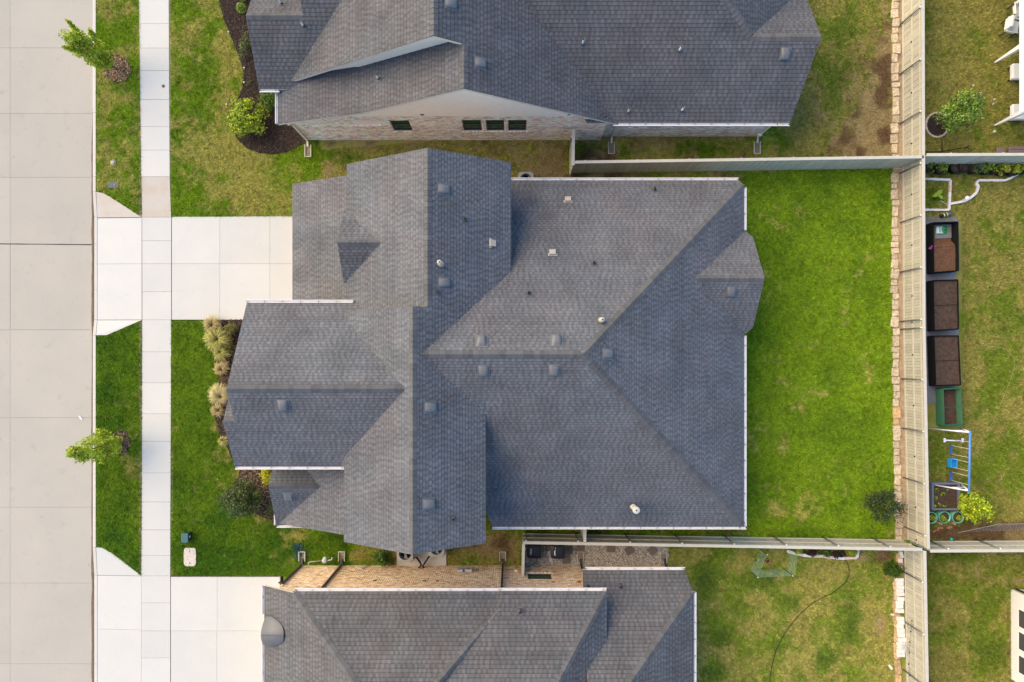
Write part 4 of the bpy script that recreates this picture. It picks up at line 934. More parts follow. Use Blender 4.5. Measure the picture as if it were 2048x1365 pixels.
# metal eyebrow canopy over the entry
cb = MB(); n = 15; pts0 = []; pts1 = []
for i in range(n):
    t = -1+2*i/(n-1); yy = -12.02+t*.68; zz_ = 3.72+.40*(1-abs(t)**2.0)
    pts0.append((-10.93-.07*(1-abs(t)**2), yy, zz_)); pts1.append((-10.93+.28+.66*(1-abs(t)**3), yy, zz_+.03))
cb.add(pts0+pts1+[(p[0], p[1], p[2]-.07) for p in pts0], [(i, i+1, n+i+1, n+i) for i in range(n-1)]+[(2*n+i, 2*n+i+1, i+1, i) for i in range(n-1)], smooth=True)
cn = cb.build('entry_canopy', M('dark sheet metal', (0.095, 0.10, 0.112), .5, .1, 5, spec=.5), sh)
sm = MB(); sm.tube([(pts0[n//2][0]+.01, -12.02, 4.128), (pts1[n//2][0], -12.02, 4.158)], .014, 6); sm.build('seam', MATS['dark sheet metal'], cn)

# ------------------------------------------------------------------ white walled house at the right edge
eh = empty('house', (26, -14.5, 0), 'white rendered house corner with three dark windows at the lower right edge', 'house')
m_render = M('white render', (0.66, 0.64, 0.60), .85, .04, 3, .1, 60)
mb = MB(); mb.box((24.85, -15.84, 0), (31, -11.38, 5.4)); mb.build('wall', m_render, eh)
mb = MB(); mb.prism([(24.6, -11.2), (31, -11.2), (31, -16), (24.6, -16)], 5.42, 5.58); mb.build('roof', m_deck, eh)
for i, yy in enumerate((-12.58, -13.68, -14.83)):
    fr = MB(); z0, z1, t = .52, 2.4, .05; ya, yb2 = yy-.47, yy+.47; x0, x1 = 24.80, 24.848
    fr.box((x0, ya, z0), (x1, ya+t, z1)); fr.box((x0, yb2-t, z0), (x1, yb2, z1)); fr.box((x0, ya+t, z0), (x1, yb2-t, z0+t)); fr.box((x0, ya+t, z1-t), (x1, yb2-t, z1)); fr.box((x0+.004, ya+t, 2.43), (x1-.004, yb2-t, 2.47))
    Wn = fr.build('window', m_white, eh); pn = MB(); pn.box((24.825, ya+t*.5, z0+t*.5), (24.846, yb2-t*.5, z1-t*.5)); pn.build('pane', M('grey glass', (.06,.06,.06), .08, .1, 3, spec=.6), Wn)
mb = MB(); mb.tube([(25.0, -11.32, .15), (25.0, -11.32, 5.3)], .045, 8); mb.build('downspout', m_brown, eh)
mb = MB(); mb.lathe((24.79, -15.45, 1.6), [(.05, 0), (.06, .05), (.05, .1)], 10); mb.build('wall_lamp', m_tan, eh)
# ================================================================== FENCES
m_fence = M('stained cedar picket', (0.435, 0.41, 0.325), 0.8, 0.10, 4, 0.2, 40, objrand=0.10, fine=0.06)
m_rail = M('stained cedar rail', (0.49, 0.465, 0.38), 0.8, 0.08, 4, 0.15, 40)
m_capb = M('weathered cap board', (0.50, 0.48, 0.41), 0.8, 0.08, 4, 0.15, 40)
m_post = M('galvanised post', (0.20, 0.20, 0.20), 0.45, 0.1, 8, metallic=0.6)
m_pcap = M('post cap', (0.72, 0.72, 0.70), 0.4, 0.05, 8)
def fence(p0, p1, side, label, h=1.80, sp=2.46, first=0.6, mid_dots=False, rails=True, posts=True):
    """pickets on the line p0-p1 (world xy); rails and posts stand on the 'side' (+1 = left of p0->p1)"""
    p0, p1 = Vector((*p0, 0)), Vector((*p1, 0)); d = (p1-p0); L = d.length; d.normalize(); nrm = Vector((-d.y, d.x, 0))*side
    ang = math.atan2(d.y, d.x)
    F = empty('privacy_fence', (p0+p1)/2, label, 'fence')
    mb = MB(); t = .016; pw = .138
    mb.bevbox((-pw/2+.002, -t/2, .04), (pw/2-.002, t/2, h-.02), .004); pm = mb.mesh('picket', m_fence)
    n = int(L/.142)
    for i in range(n):
        j = random.uniform(-.004, .004)
        o = place('picket', pm, F, p0+d*((i+.5)*L/n)+nrm*(j+(.004 if i % 2 else -.004)), (0, 0, ang)); o.scale = (1, 1, 1+random.uniform(-.006, .004))
    def board(a, off, th, z0, z1, mat, name):
        b = MB(); q0 = p0+nrm*(off-th/2); q1 = p1+nrm*(off-th/2); q2 = p1+nrm*(off+th/2); q3 = p0+nrm*(off+th/2)
        b.prism([(q.x, q.y) for q in (q0, q1, q2, q3)], z0, z1); return b.build(name, mat, F)
    if rails:
        for z in (.22, .95, 1.60): board(0, .038, .042, z-.045, z+.045, m_rail, 'rail')
    board(0, .022, .135, h, h+.04, m_capb, 'cap_board')
    if posts:
        pb = MB(); pb.tube([(0, 0, -.05), (0, 0, h-.06)], .033, 8); pmh = pb.mesh('post', m_post)
        cb_ = MB(); cb_.lathe((0, 0, h-.075), [(.040, 0), (.042, .03), (.03, .05), (.01, .056)], 10); cmh = cb_.mesh('post_cap', m_pcap)
        x = first
        while x < L-.1:
            c = p0+d*x+nrm*.098; o = place('post', pmh, F, c); place('post_cap', cmh, o, c)
            if mid_dots:
                c2 = p0+d*min(x+sp*.52, L-.2)+nrm*.07; k = MB(); k.lathe((c2.x, c2.y, .92), [(.03, 0), (.036, .02), (.036, .06), (.02, .075)], 8); k.build('fence_light', m_black, F)
            x += sp
    return F
fence(g(1802.5, -70), g(1804.5, 655), 1*-1 if False else -1, 'long beige back fence above the stone edging, upper run with galvanised posts', first=.55, mid_dots=True)
fence(g(1804.5, 655), g(1813, 1078), -1, 'beige back fence behind the stone edging, middle run beside the dark yard tree', first=.1, mid_dots=True)
fence(g(1806, 1082), g(1812, 1400), -1, 'beige back fence in the lower right behind the white block stacks', first=1.5, mid_dots=False)
fence(g(1143, 347), g(1803, 337), 1, 'grey-green side fence between the middle house yard and the north neighbour', first=.5, rails=True)
fence(g(1141.5, 283), g(1140.5, 352), -1, 'short fence stub from the pale brick wall to the middle house', first=.35)
fence(g(1045, 1067), g(1800, 1080), 1, 'long beige side fence between the middle house and the south neighbour', first=.15)
fence(g(1161, 1033), g(1161, 1066), 1, 'very short fence stub below the south eave of the middle house', first=.3)
fence(g(1045, 1069), g(1043.5, 1131), 1, 'short fence stub reaching the buff brick wall beside the bins', first=.25)
fence(g(1809, 333), g(2250, 331), 1, 'grey fence above the row of black pots in the right yard', first=1.2, rails=True)
fence(g(1816, 1083), g(2250, 1081), 1, 'beige fence below the bare soil strip in the right yard', first=.9)

# ================================================================== STONE EDGING
m_lime = M('limestone', (0.49, 0.40, 0.275), 0.9, 0.3, 9, 0.5, 40, objrand=0.16, base2=(0.57, 0.49, 0.37))
m_lime2 = M('rusty limestone', (0.50, 0.32, 0.15), 0.9, 0.25, 9, 0.5, 40, objrand=0.15, base2=(0.55, 0.42, 0.27))
m_paint = M('whitewashed block', (0.72, 0.69, 0.67), 0.8, 0.05, 9, 0.2, 40, objrand=0.06)
m_pinkpaint = M('peach block', (0.66, 0.52, 0.42), 0.8, 0.08, 9, 0.2, 40, objrand=0.08)
STM = []
for v in range(10):
    rr = random.Random(v); lv = []; base_ = [(.5,.40),(.40,.5),(-.41,.5),(-.5,.40),(-.5,-.41),(-.40,-.5),(.40,-.5),(.5,-.40)]; jt = [(rr.uniform(.90, 1.03), rr.uniform(.90, 1.03)) for _ in range(8)]; n = 8
    for z, s_ in ((0, 1.0), (.105, 1.0), (.13, .93)):
        for k in range(n): lv.append((base_[k][0]*jt[k][0]*s_, base_[k][1]*jt[k][1]*s_, z*(1+rr.uniform(-.18, .18))))
    f = [(i*n+k, i*n+(k+1)%n, (i+1)*n+(k+1)%n, (i+1)*n+k) for i in range(2) for k in range(n)]+[tuple(range(2*n, 3*n))]
    b = MB(); b.add(lv, f); STM.append((b.mesh('stone', m_lime), b.mesh('stone', m_lime2)))
def edging(name, path, step, wid, label, rows=1, rust=.15, len_j=.3):
    q = [Vector((*g(*p), 0)) for p in path]
    E = empty(name, q[len(q)//2], label, 'stone edging')
    for a, b in zip(q[:-1], q[1:]):
        d = (b-a); L = d.length; d.normalize(); nr = Vector((-d.y, d.x, 0)); ang = math.atan2(d.y, d.x)
        for r in range(rows):
            s_ = random.uniform(0, step*.5)
            while s_ < L:
                ln = step*random.uniform(1-len_j, 1+len_j); off = (r-(rows-1)/2)*wid
                mm = STM[random.randrange(10)][1 if random.random() < rust else 0]
                o = place('stone', mm, E, a+d*(s_+ln/2)+nr*(off+random.uniform(-.05, .05))+Vector((0, 0, -.03+random.uniform(0, .03)-(.05 if r == 0 and rows > 1 else 0))), (random.uniform(-.06, .06), random.uniform(-.06, .06), ang+random.uniform(-.12, .12)))
                o.scale = (ln*.99, wid*random.uniform(.78, 1.15), random.uniform(.6, 1.0)); s_ += ln
    return E
mb = MB(); mb.prism([g(*p) for p in ((1784,-70),(1808,-70),(1808,640),(1815,1080),(1790,1085),(1786,640))], -.05, .012); struct(mb.build('edging_soil', M('sandy soil', (.38,.28,.175), .95, .35, 5, .5, 40)))
edging('stone_edging', [(1790,-60),(1790,160),(1789,320)], .42, .34, 'cream limestone edging beside the tan patchy grass', 1, .06, .4)
edging('stone_edging', [(1788.5,346),(1789,650),(1792,860),(1796,1076)], .42, .34, 'cream limestone edging along the lush green back yard', 1, .06, .4)
edging('stone_edging', [(1793,1158),(1792,1230),(1793,1290),(1798,1400)], .62, .30, 'rusty orange limestone edging beside the white block stacks', 1, .8)
edging('stone_edging', [(1796,1100),(1798,1135)], .36, .28, 'three limestone blocks at the fence corner above the low green bush', 1, .5)
# brick ring round the tree beyond the fence
E = empty('tree_ring', (*g(1873,252), 0), 'ring of pale bricks around dark soil under the small tree', 'edging')
bm_ = MB(); bm_.bevbox((-.11, -.045, 0), (.11, .045, .09), .01); bme = bm_.mesh('brick', M('pale ring brick', (.55,.45,.36), .85, .15, 9, objrand=.15))
for i in range(22):
    t = 2*math.pi*i/22; c = P(1873,251)+Vector((math.cos(t)*.56, math.sin(t)*.60, 0)); place('brick', bme, E, c, (0, 0, t+math.pi/2))
mb = MB(); mb.prism([(P(1873,251).x+math.cos(2*math.pi*i/24)*.53, P(1873,251).y+math.sin(2*math.pi*i/24)*.57) for i in range(24)], -.02, .035); mb.build('soil', M('dark soil', (.03,.022,.018), .95, .35, 9, .5, 50), E)
# white garden edging blocks
def block_run(path, label, h=.12, wd=.11, peach=.2, ln=.28, z=0.0):
    q = [Vector((*g(*p), z)) for p in path]; E = empty('garden_edging', q[0], label, 'edging')
    b = MB(); b.bevbox((-.5, -.5, 0), (.5, .5, 1), .05); me1 = b.mesh('block', m_paint); me2 = b.mesh('block', m_pinkpaint)
    for a, c in zip(q[:-1], q[1:]):
        d = c-a; L = d.length; d.normalize(); n = max(1, round(L/ln)); ang = math.atan2(d.y, d.x)
        for i in range(n):
            o = place('block', me2 if random.random() < peach else me1, E, a+d*((i+.5)*L/n)+Vector((0, 0, random.uniform(-.01, .01))), (0, 0, ang+random.uniform(-.04, .04)))
            o.scale = (L/n*.97, wd*random.uniform(.9, 1.1), h)
    return E
block_run([(1845,359),(1899,361),(1896,421),(1845,421)], 'square of white and peach garden blocks against the back fence', peach=.35)
block_run([(1897,409),(1914,406),(1928,403),(1940,396),(1951,386),(1955,375),(1950,368),(1955,362),(1996,362),(2008,362),(2020,357),(2034,349),(2047,340),(2047,331)], 'winding line of white garden blocks around the black pots', peach=.08, ln=.33)
block_run([(1573,1102),(1604,1110),(1621,1111),(1645,1112),(1664,1115),(1688,1116),(1712,1115),(1714,1098)], 'white garden blocks edging the narrow bed below the side fence', peach=.2, ln=.42, wd=.14)

# ================================================================== PLANTS
def leaves(blobs, size, pal, seed=0, flat=.5, shell=.35, asp=.5):
    """leaf quads scattered through ellipsoids (c, (rx,ry,rz), n)"""
    rng = np.random.default_rng(seed); Vs = []; Cs = []
    pal = np.array(pal)
    for c, r, n in blobs:
        u = rng.normal(size=(n, 3)); u /= np.linalg.norm(u, axis=1)[:, None]
        rad = rng.random(n)**shell
        p = np.array(c)+u*rad[:, None]*np.array(r)
        nd = u*0.6+rng.normal(size=(n, 3))*.6+np.array([0, 0, flat]); nd /= np.linalg.norm(nd, axis=1)[:, None]
        t = np.cross(nd, rng.normal(size=(n, 3))); t /= np.linalg.norm(t, axis=1)[:, None]; b = np.cross(nd, t)
        s_ = size*rng.uniform(.6, 1.35, n)[:, None]
        V = np.stack([p-t*s_, p+b*s_*asp-nd*s_*.12, p+t*s_, p-b*s_*asp-nd*s_*.12], 1).reshape(-1, 3)
        tone = .78+.5*rng.random()            # clump tone
        cc = pal[rng.integers(0, len(pal), n)]*(rng.uniform(.7, 1.25, n)*tone)[:, None]
        Vs.append(V); Cs.append(np.repeat(cc, 4, 0))
    V = np.concatenate(Vs); return V, np.arange(len(V)).reshape(-1, 4), np.concatenate(Cs)
def plant(name, base, label, cat, blobs, size, pal, seed=0, limbs=(), group=None, flat=.5, shell=.35, asp=.5, trunk_mat=None):
    """blobs are offsets from base"""
    T = empty(name, base, label, cat, group); b = Vector(base)
    bl = [((b.x+c[0], b.y+c[1], b.z+c[2]), r, n) for c, r, n in blobs]
    if limbs:
        mb = MB()
        for pts, r in limbs: mb.tube([b+Vector(p) for p in pts], r, 7)
        mb.build('trunk' if 'tree' in name else 'stem', trunk_mat or m_bark, T)
    V, F, C = leaves(bl, size, pal, seed, flat, shell, asp)
    npmesh('crown' if 'tree' in name else 'foliage', V, F, C, m_leaf, T, base=tuple(base))
    return T
def clump_blobs(rx, ry, z0, z1, k, n, seed, br=.35):
    rr = random.Random(seed); out = []
    for i in range(k):
        t = rr.uniform(0, 2*math.pi); q = rr.random()**.5; zf = rr.random(); w_ = math.sin(math.pi*min(.95, max(.12, zf*.85+.12)))**.6
        c = (math.cos(t)*q*rx*w_, math.sin(t)*q*ry*w_, z0+(z1-z0)*zf); s_ = br*rr.uniform(.65, 1.3)
        out.append((c, (s_, s_, s_*.75), n))
    return out
LIME = [(.40,.48,.03),(.27,.38,.02),(.48,.55,.05),(.19,.29,.02)]
MID = [(.11,.21,.028),(.075,.155,.025),(.16,.27,.04),(.06,.12,.02)]
DARK = [(.075,.125,.035),(.05,.09,.024),(.11,.155,.045),(.14,.17,.05)]
YEL = [(.60,.54,.03),(.46,.48,.03),(.70,.62,.06),(.32,.38,.03)]
# street trees
b = P(234, 139)
bl = []
for i in range(46):
    zf = random.random(); z = .7+3.5*zf; w_ = .62*math.sin(math.pi*(.12+.80*zf))**.8
    t = random.uniform(0, 6.28); q = random.random()**.5; bl.append(((math.cos(t)*q*w_-.05*zf, math.sin(t)*q*w_*1.05, z), (.26, .26, .3), 85))
for tip in (((.0,.35,3.3),(.05,.55,4.2)), ((-.15,-.35,3.0),(-.3,-.62,3.9)), ((.1,-.5,1.6),(.15,-.75,2.1)), ((.1,.6,2.1),(.15,.85,2.5))):
    a, c = Vector(tip[0]), Vector(tip[1])
    for i in range(6): p = a.lerp(c, i/5); bl.append((tuple(p), (.2-.022*i, .2-.022*i, .22), 45))
bl = [((c_[0]*.9, c_[1]*.9, .25+c_[2]*.84), r_, n_) for c_, r_, n_ in bl]
plant('young_tree', b, 'slender bright green street tree in a brown mulch ring, upper left', 'tree', bl, .062, LIME, 1,
      [([(0,0,0),(.02,.0,1.2),(-.02,.03,2.4),(-.05,.1,3.5)], [.05,.042,.028,.01]), ([(0,0,1.1),(-.1,-.22,2.1),(-.27,-.55,3.55)], [.028,.02,.006]), ([(0,0,1.3),(.0,.27,2.4),(.04,.5,3.8)], [.028,.02,.006])], group='street trees')
b = P(240, 884); bl = []
for i in range(44):
    zf = random.random(); z = .6+2.9*zf; w_ = .62*math.sin(math.pi*(.16+.78*zf))**.8
    t = random.uniform(0, 6.28); q = random.random()**.5; bl.append(((math.cos(t)*q*w_, math.sin(t)*q*w_-.08*zf, z), (.27, .27, .28), 85))
for tip in (((-.0,-.1,3.2),(-.02,-.15,3.85)), ((.1,.5,1.4),(.1,.75,1.7)), ((.05,-.5,1.2),(0,-.8,1.5))):
    a, c = Vector(tip[0]), Vector(tip[1])
    for i in range(5): p = a.lerp(c, i/4); bl.append((tuple(p), (.19-.025*i, .19-.025*i, .2), 40))
plant('young_tree', b, 'bright green street tree leaning over the kerb beside dark mulch, lower left', 'tree', bl, .062, LIME, 2,
      [([(0,0,0),(.0,-.02,1.2),(.0,-.06,2.4),(-.02,-.14,3.6)], [.05,.042,.026,.008]), ([(0,0,.9),(.08,.4,1.5)], [.02,.008]), ([(0,0,.8),(0,-.45,1.3)], [.02,.008])], group='street trees')
# north bed
plant('shrub', P(505, 243), 'big bright green shrub on dark mulch at the north house corner', 'shrub', clump_blobs(.82, .92, .25, 1.35, 46, 95, 3, .30), .065, LIME[:3]+[(.10,.20,.02)], 3, [([(0,0,0),(.1,.1,.8)], [.03,.01]), ([(0,0,0),(-.2,-.1,.8)], [.03,.01])])
plant('shrub', P(541, 206), 'small mid green shrub tucked below the white gutter end', 'shrub', clump_blobs(.40, .50, .15, .75, 18, 70, 4, .22), .055, MID+[(.15,.24,.03)], 4)
plant('clipped_shrub', P(487, 22), 'small round clipped shrub in dark mulch near the upper roof edge', 'shrub', [((0, 0, .28), (.25, .26, .27), 800)], .03, MID+LIME[:1], 5, shell=.12, group='clipped ball shrubs')
plant('clipped_shrub', P(489, -3), 'round clipped shrub cut by the upper picture edge', 'shrub', [((0, 0, .28), (.28, .28, .28), 800)], .03, MID+LIME[:1], 6, shell=.12, group='clipped ball shrubs')
plant('shrub', P(494, 96), 'thin grey-green shrub on dark mulch beside the blue-grey roof edge', 'shrub', clump_blobs(.25, .85, .05, .5, 22, 34, 7, .20), .04, [(.10,.13,.05),(.07,.10,.035),(.14,.16,.07)], 7)
plant('shrub', P(499, 168), 'tiny sparse grey-green plant near the mulch bed edge', 'shrub', clump_blobs(.22, .2, .02, .15, 6, 30, 8, .12), .03, [(.10,.12,.05),(.07,.09,.035)], 8)
# front bed: ornamental grasses and shrubs
def tuft(px, py, r, label, pal, n=170, seed=0, h=.55, bias=(0, 0)):
    T = empty('ornamental_grass', P(px, py), label, 'ornamental grass', 'straw grasses in the front bed'); rng = np.random.default_rng(seed); b = P(px, py)
    V = []; F = []; C = []; pal = np.array(pal)
    for i in range(n*2):
        a = rng.uniform(0, 6.283); L = r*rng.uniform(.55, 1.15); hh = h*rng.uniform(.5, 1.05); w_ = rng.uniform(.010, .020)
        dx, dy = math.cos(a)+bias[0], math.sin(a)+bias[1]; m_ = math.hypot(dx, dy)+1e-6; L *= min(1.25, .5+.6*m_); dx, dy = dx/m_, dy/m_
        col = pal[rng.integers(0, len(pal))]*rng.uniform(.75, 1.2); o = len(V)
        for t in (0, .3, .6, .85, 1):
            x = L*(t**1.25); z = hh*math.sin(math.pi*min(1, .12+.86*t)*.62)*(1 if t < .7 else 1-(t-.7)*.9); ww = w_*(1-.75*t)
            V += [(b.x+dx*x-dy*ww, b.y+dy*x+dx*ww, .03+z), (b.x+dx*x+dy*ww, b.y+dy*x-dx*ww, .03+z)]; C += [col*(.75+.4*t)]*2
        F += [(o+2*k, o+2*k+1, o+2*k+3, o+2*k+2) for k in range(4)]
    npmesh('blades', V, F, C, m_leaf, T, base=tuple(b)); return T
STRAW = [(.52,.46,.15),(.58,.53,.20),(.42,.42,.09),(.33,.37,.08)]; PALE = [(.58,.47,.24),(.52,.40,.20),(.46,.38,.15)]
tuft(430, 652, .42, 'straw coloured grass tuft at the driveway edge, topmost in the front bed', PALE+STRAW[:1], 140, 1, bias=(-.1,.3))
tuft(440, 679, .58, 'largest yellow-green arching grass in the front bed', STRAW+[(.42,.44,.10)], 260, 2)
tuft(446, 704, .40, 'drooping pale yellow grass just below the largest tuft', STRAW, 110, 3, bias=(.3,-.6))
tuft(449, 740, .36, 'peach coloured dry grass tuft midway down the front bed', PALE, 120, 4, bias=(-.1,.4))
tuft(447, 794, .55, 'fan of pale yellow grass left of the roof gable ridge', [(.58,.52,.26),(.52,.48,.18),(.6,.5,.3)], 210, 5, bias=(-.2,.5))
tuft(443, 820, .32, 'pale dry grass tuft beside the nested gable tip', PALE, 90, 6, bias=(-.3,-.2))
tuft(452, 878, .26, 'lowest straw tuft on the mulch below the gable tip', STRAW[:2], 80, 7, bias=(.2,-.5))
plant('shrub', P(468, 661), 'olive green shrub with pale tips beside the driveway corner', 'shrub', clump_blobs(.36, .40, .1, .6, 22, 60, 9, .2), .042, [(.12,.14,.025),(.08,.10,.02),(.17,.17,.04),(.25,.17,.08)], 9)
plant('shrub', P(463, 694), 'low olive brown shrub behind the largest straw grass', 'shrub', clump_blobs(.34, .34, .08, .45, 18, 60, 10, .18), .04, [(.13,.12,.03),(.09,.09,.025),(.17,.14,.05)], 10)
plant('shrub', P(455, 760), 'small reddish brown shrub between two dry grass tufts', 'shrub', clump_blobs(.20, .24, .06, .35, 10, 50, 11, .14), .035, [(.16,.09,.05),(.11,.08,.03),(.20,.12,.07)], 11)
# corner bed by the bow roof
bl = clump_blobs(.95, .90, .5, 1.9, 66, 105, 12, .27)
plant('small_tree', P(498, 992), 'dark airy small tree beside the lower front roof', 'tree', bl, .05, DARK+[(.05,.07,.02)], 12, [([(0,0,0),(-.1,.1,.8),(-.5,.3,1.7)], [.04,.03,.01]), ([(0,0,0),(.1,-.1,.8),(.3,-.5,1.6)], [.04,.03,.01]), ([(0,0,.1),(.05,.3,1.0),(.2,.7,1.7)], [.03,.02,.01]), ([(0,0,.1),(-.3,-.4,1.4)], [.025,.01])])
plant('shrub', P(536, 950), 'yellow-lime shrub squeezed against the wall below the white gutter', 'shrub', clump_blobs(.22, .62, .1, .55, 20, 46, 13, .16), .04, YEL+LIME[:2], 13)
plant('shrub', P(545, 1022), 'olive low shrub at the lower front corner of the house', 'shrub', clump_blobs(.25, .3, .05, .4, 10, 40, 14, .15), .04, [(.10,.13,.03),(.14,.15,.04)], 14)
plant('shrub', P(766, 1108), 'dense glossy green bush beside the air conditioner pad', 'shrub', clump_blobs(.30, .42, .1, .85, 20, 80, 15, .22), .05, MID, 15)
# back yards
bl = clump_blobs(.95, .80, .5, 1.75, 44, 66, 16, .27)
plant('small_tree', P(1738, 998), 'dark green small tree beside the stone edging in the back yard', 'tree', [((c[0]+.25, c[1]-.1, c[2]), r, n) for c, r, n in bl], .045, [(.040,.072,.022),(.026,.050,.017),(.06,.09,.03),(.085,.11,.04)], 16, [([(0,0,0),(.1,0,.7),(.3,-.1,1.6)], [.04,.03,.01]), ([(0,0,.2),(-.3,.3,1.3)], [.025,.01]), ([(0,0,.2),(.6,-.5,1.3)], [.025,.01])])
plant('bush', P(1782, 1137), 'low bright green bush at the fence corner above the white blocks', 'shrub', clump_blobs(.42, .36, .1, .5, 22, 80, 17, .2), .04, [(.06,.13,.012),(.04,.09,.01),(.085,.16,.02)], 17)
bl = clump_blobs(1.0, .92, 1.25, 2.75, 52, 72, 18, .30)
plant('small_tree', P(1873, 251), 'bushy green tree with pale blossoms growing from the brick ring', 'tree', bl, .058, MID+[(.26,.36,.04),(.20,.32,.03),(.34,.42,.05)], 18, [([(0,0,0),(.05,0,1.0),(.1,.1,2.2)], [.06,.05,.02]), ([(0,0,.8),(-.5,.3,1.8)], [.03,.01]), ([(0,0,.9),(.5,-.4,1.9)], [.03,.01])])
bl = clump_blobs(.95, .60, .55, 1.5, 46, 70, 19, .24)
plant('shrub', P(1925, 1010), 'vivid lime shrub spilling over the right side of the grey planter', 'shrub', [((c[0]*.8-.0, c[1]-.25*c[0], c[2]), r, n) for c, r, n in bl], .055, [(.46,.55,.02),(.36,.47,.02),(.58,.62,.04),(.22,.34,.02)], 19, [([(0,0,0),(.1,0,.9)], [.03,.01])])
# blossoms
for k, (px, py) in enumerate(((1947,171),(1963,189),(1962,198),(1989,198),(1987,208),(1938,222),(1929,230))):
    p = P(px, py, 2.3); V, F, C = leaves([(tuple(p), (.05, .05, .03), 12)], .04, [(.75,.6,.6),(.7,.66,.62)], 300+k)
    tr = [o for o in bpy.data.objects if o.name.startswith('small_tree') and 'blossoms' in o.get('label', '')][0]
    npmesh('blossom', V, F, C, m_leaf, tr, base=tuple(p))
# bed below the side fence: green and purple leaves
for k, (px, py, pal, lab, rx) in enumerate(((1590,1101,LIME,'bright green bedding plant at the left end of the narrow bed',.28),(1622,1103,[(.06,.025,.03),(.09,.035,.035),(.05,.06,.02)],'dark purple bedding plant in the narrow bed, left one',.25),
        (1648,1104,MID,'mid green bedding plant in the centre of the narrow bed',.28),(1674,1106,[(.06,.025,.03),(.10,.04,.04),(.04,.07,.02)],'dark purple bedding plant in the narrow bed, right one',.25),(1701,1105,LIME,'bright green bedding plant at the right end of the narrow bed',.26))):
    plant('bedding_plant', P(px, py), lab, 'plant', clump_blobs(rx, .18, .04, .28, 12, 40, 40+k, .13), .045, pal, 40+k)
mb = MB(); mb.prism([g(*p) for p in ((1575,1085),(1712,1090),(1712,1114),(1664,1113),(1604,1108),(1575,1101))], -.02, .02); struct(mb.build('flower_bed', M('dark soil', (.03,.022,.018))))
# ================================================================== OBJECTS
def thing1(mb, name, mat, label, cat, group=None): return tag(mb.build(name, mat), label, cat, group)
# --- raised beds
m_bedblk = M('black corrugated steel', (0.009, 0.010, 0.013), .8, .1, 8, spec=.08); m_bedgrn = M('green corrugated steel', (0.022, 0.12, 0.055), .5, .1, 8, spec=.5)
m_compost = M('dark compost', (0.075, 0.047, 0.032), .95, .45, 7, .7, 60, fine=.25); m_barkm = M('brown bark mulch', (0.15, 0.075, 0.042), .95, .35, 9, .7, 60, fine=.25)
def corr_wall(mb, a, b, h, amp=.02, z0=0.0, ribs=6):
    a, b = Vector((*a, 0)), Vector((*b, 0)); d = (b-a).normalized(); n = Vector((d.y, -d.x, 0)); t = .02
    k = ribs*4; vs = []
    for side in (0, 1):
        for i in range(k+1):
            z = z0+(h-z0)*i/k; off = amp*math.sin(2*math.pi*ribs*i/k)-(t if side else 0)
            for p in (a, b): vs.append((*(p+n*off).xy, z))
    o = 2*(k+1); fs = []
    for i in range(k):
        fs.append((2*i, 2*i+1, 2*i+3, 2*i+2)); fs.append((o+2*i+2, o+2*i+3, o+2*i+1, o+2*i))
    fs.append((2*k, 2*k+1, o+2*k+1, o+2*k)); mb.add(vs, fs)
def raised_bed(corners, h, soil, mat, msoil, label, tilt=0):
    q = [g(*p, h) for p in corners]      # rim corners, clockwise in picture = NW, NE, SE, SW
    T = empty('raised_bed', ((q[0][0]+q[2][0])/2, (q[0][1]+q[2][1])/2, 0), label, 'raised bed')
    for i in range(4):
        mb = MB(); corr_wall(mb, q[i], q[(i+1)%4], h); mb.build('panel', mat, T)
    rim = MB(); rim.tube([(*p, h) for p in q]+[(*q[0], h)], .016, 8); rim.build('rim', mat, T)
    s_ = MB(); n = 14; cx, cy = (q[0][0]+q[2][0])/2, (q[0][1]+q[2][1])/2; vs = []
    for j in range(n+1):
        for i in range(n+1):
            u, v = i/n, j/n; x = (q[0][0]*(1-u)+q[1][0]*u)*(1-v)+(q[3][0]*(1-u)+q[2][0]*u)*v; y = (q[0][1]*(1-u)+q[1][1]*u)*(1-v)+(q[3][1]*(1-u)+q[2][1]*u)*v
            vs.append((cx+(x-cx)*.975, cy+(y-cy)*.985, soil(v)+random.uniform(-.012, .012)))
    s_.add(vs, [(j*(n+1)+i, (j+1)*(n+1)+i, (j+1)*(n+1)+i+1, j*(n+1)+i+1) for j in range(n) for i in range(n)], smooth=True); s_.build('soil', msoil, T)
    br = MB(); a_ = ((q[0][0]+q[3][0])/2, (q[0][1]+q[3][1])/2); b_ = ((q[1][0]+q[2][0])/2, (q[1][1]+q[2][1])/2)
    br.tube([(*a_, h*.93), (*b_, h*.93)], .008, 6); br.build('brace', mat, T)
    return T
HB = .60
bed1 = raised_bed([(1866.5,446),(1916,444.5),(1917.5,541),(1868,545)], HB, lambda v: .06 if v < .34 else .06+.36*min(1, (v-.34)/.12)-.05*v, m_bedblk, m_barkm, 'black raised bed half filled with brown bark, topmost in the row')
raised_bed([(1867,562),(1916,560.5),(1917.5,658),(1869,661)], HB, lambda v: .53, m_bedblk, m_compost, 'black raised bed full of dark soil, middle of the row')
raised_bed([(1868.5,673),(1917,672.5),(1921.5,770),(1872,771.5)], HB, lambda v: .54, m_bedblk, m_compost, 'black raised bed full of dark soil, just above the green bed')
raised_bed([(1886.5,779),(1922,777.5),(1925,850),(1889,852)], .62, lambda v: .22, m_bedgrn, m_compost, 'green corrugated raised bed with low dark soil')
q = [g(*p, .1) for p in ((1869,450),(1904,449),(1905,476),(1870,478))]; mb = MB(); mb.prism(q, .085, .098); mb.build('liner', M('grey liner', (.22,.225,.235), .7, .2, 9), bed1)
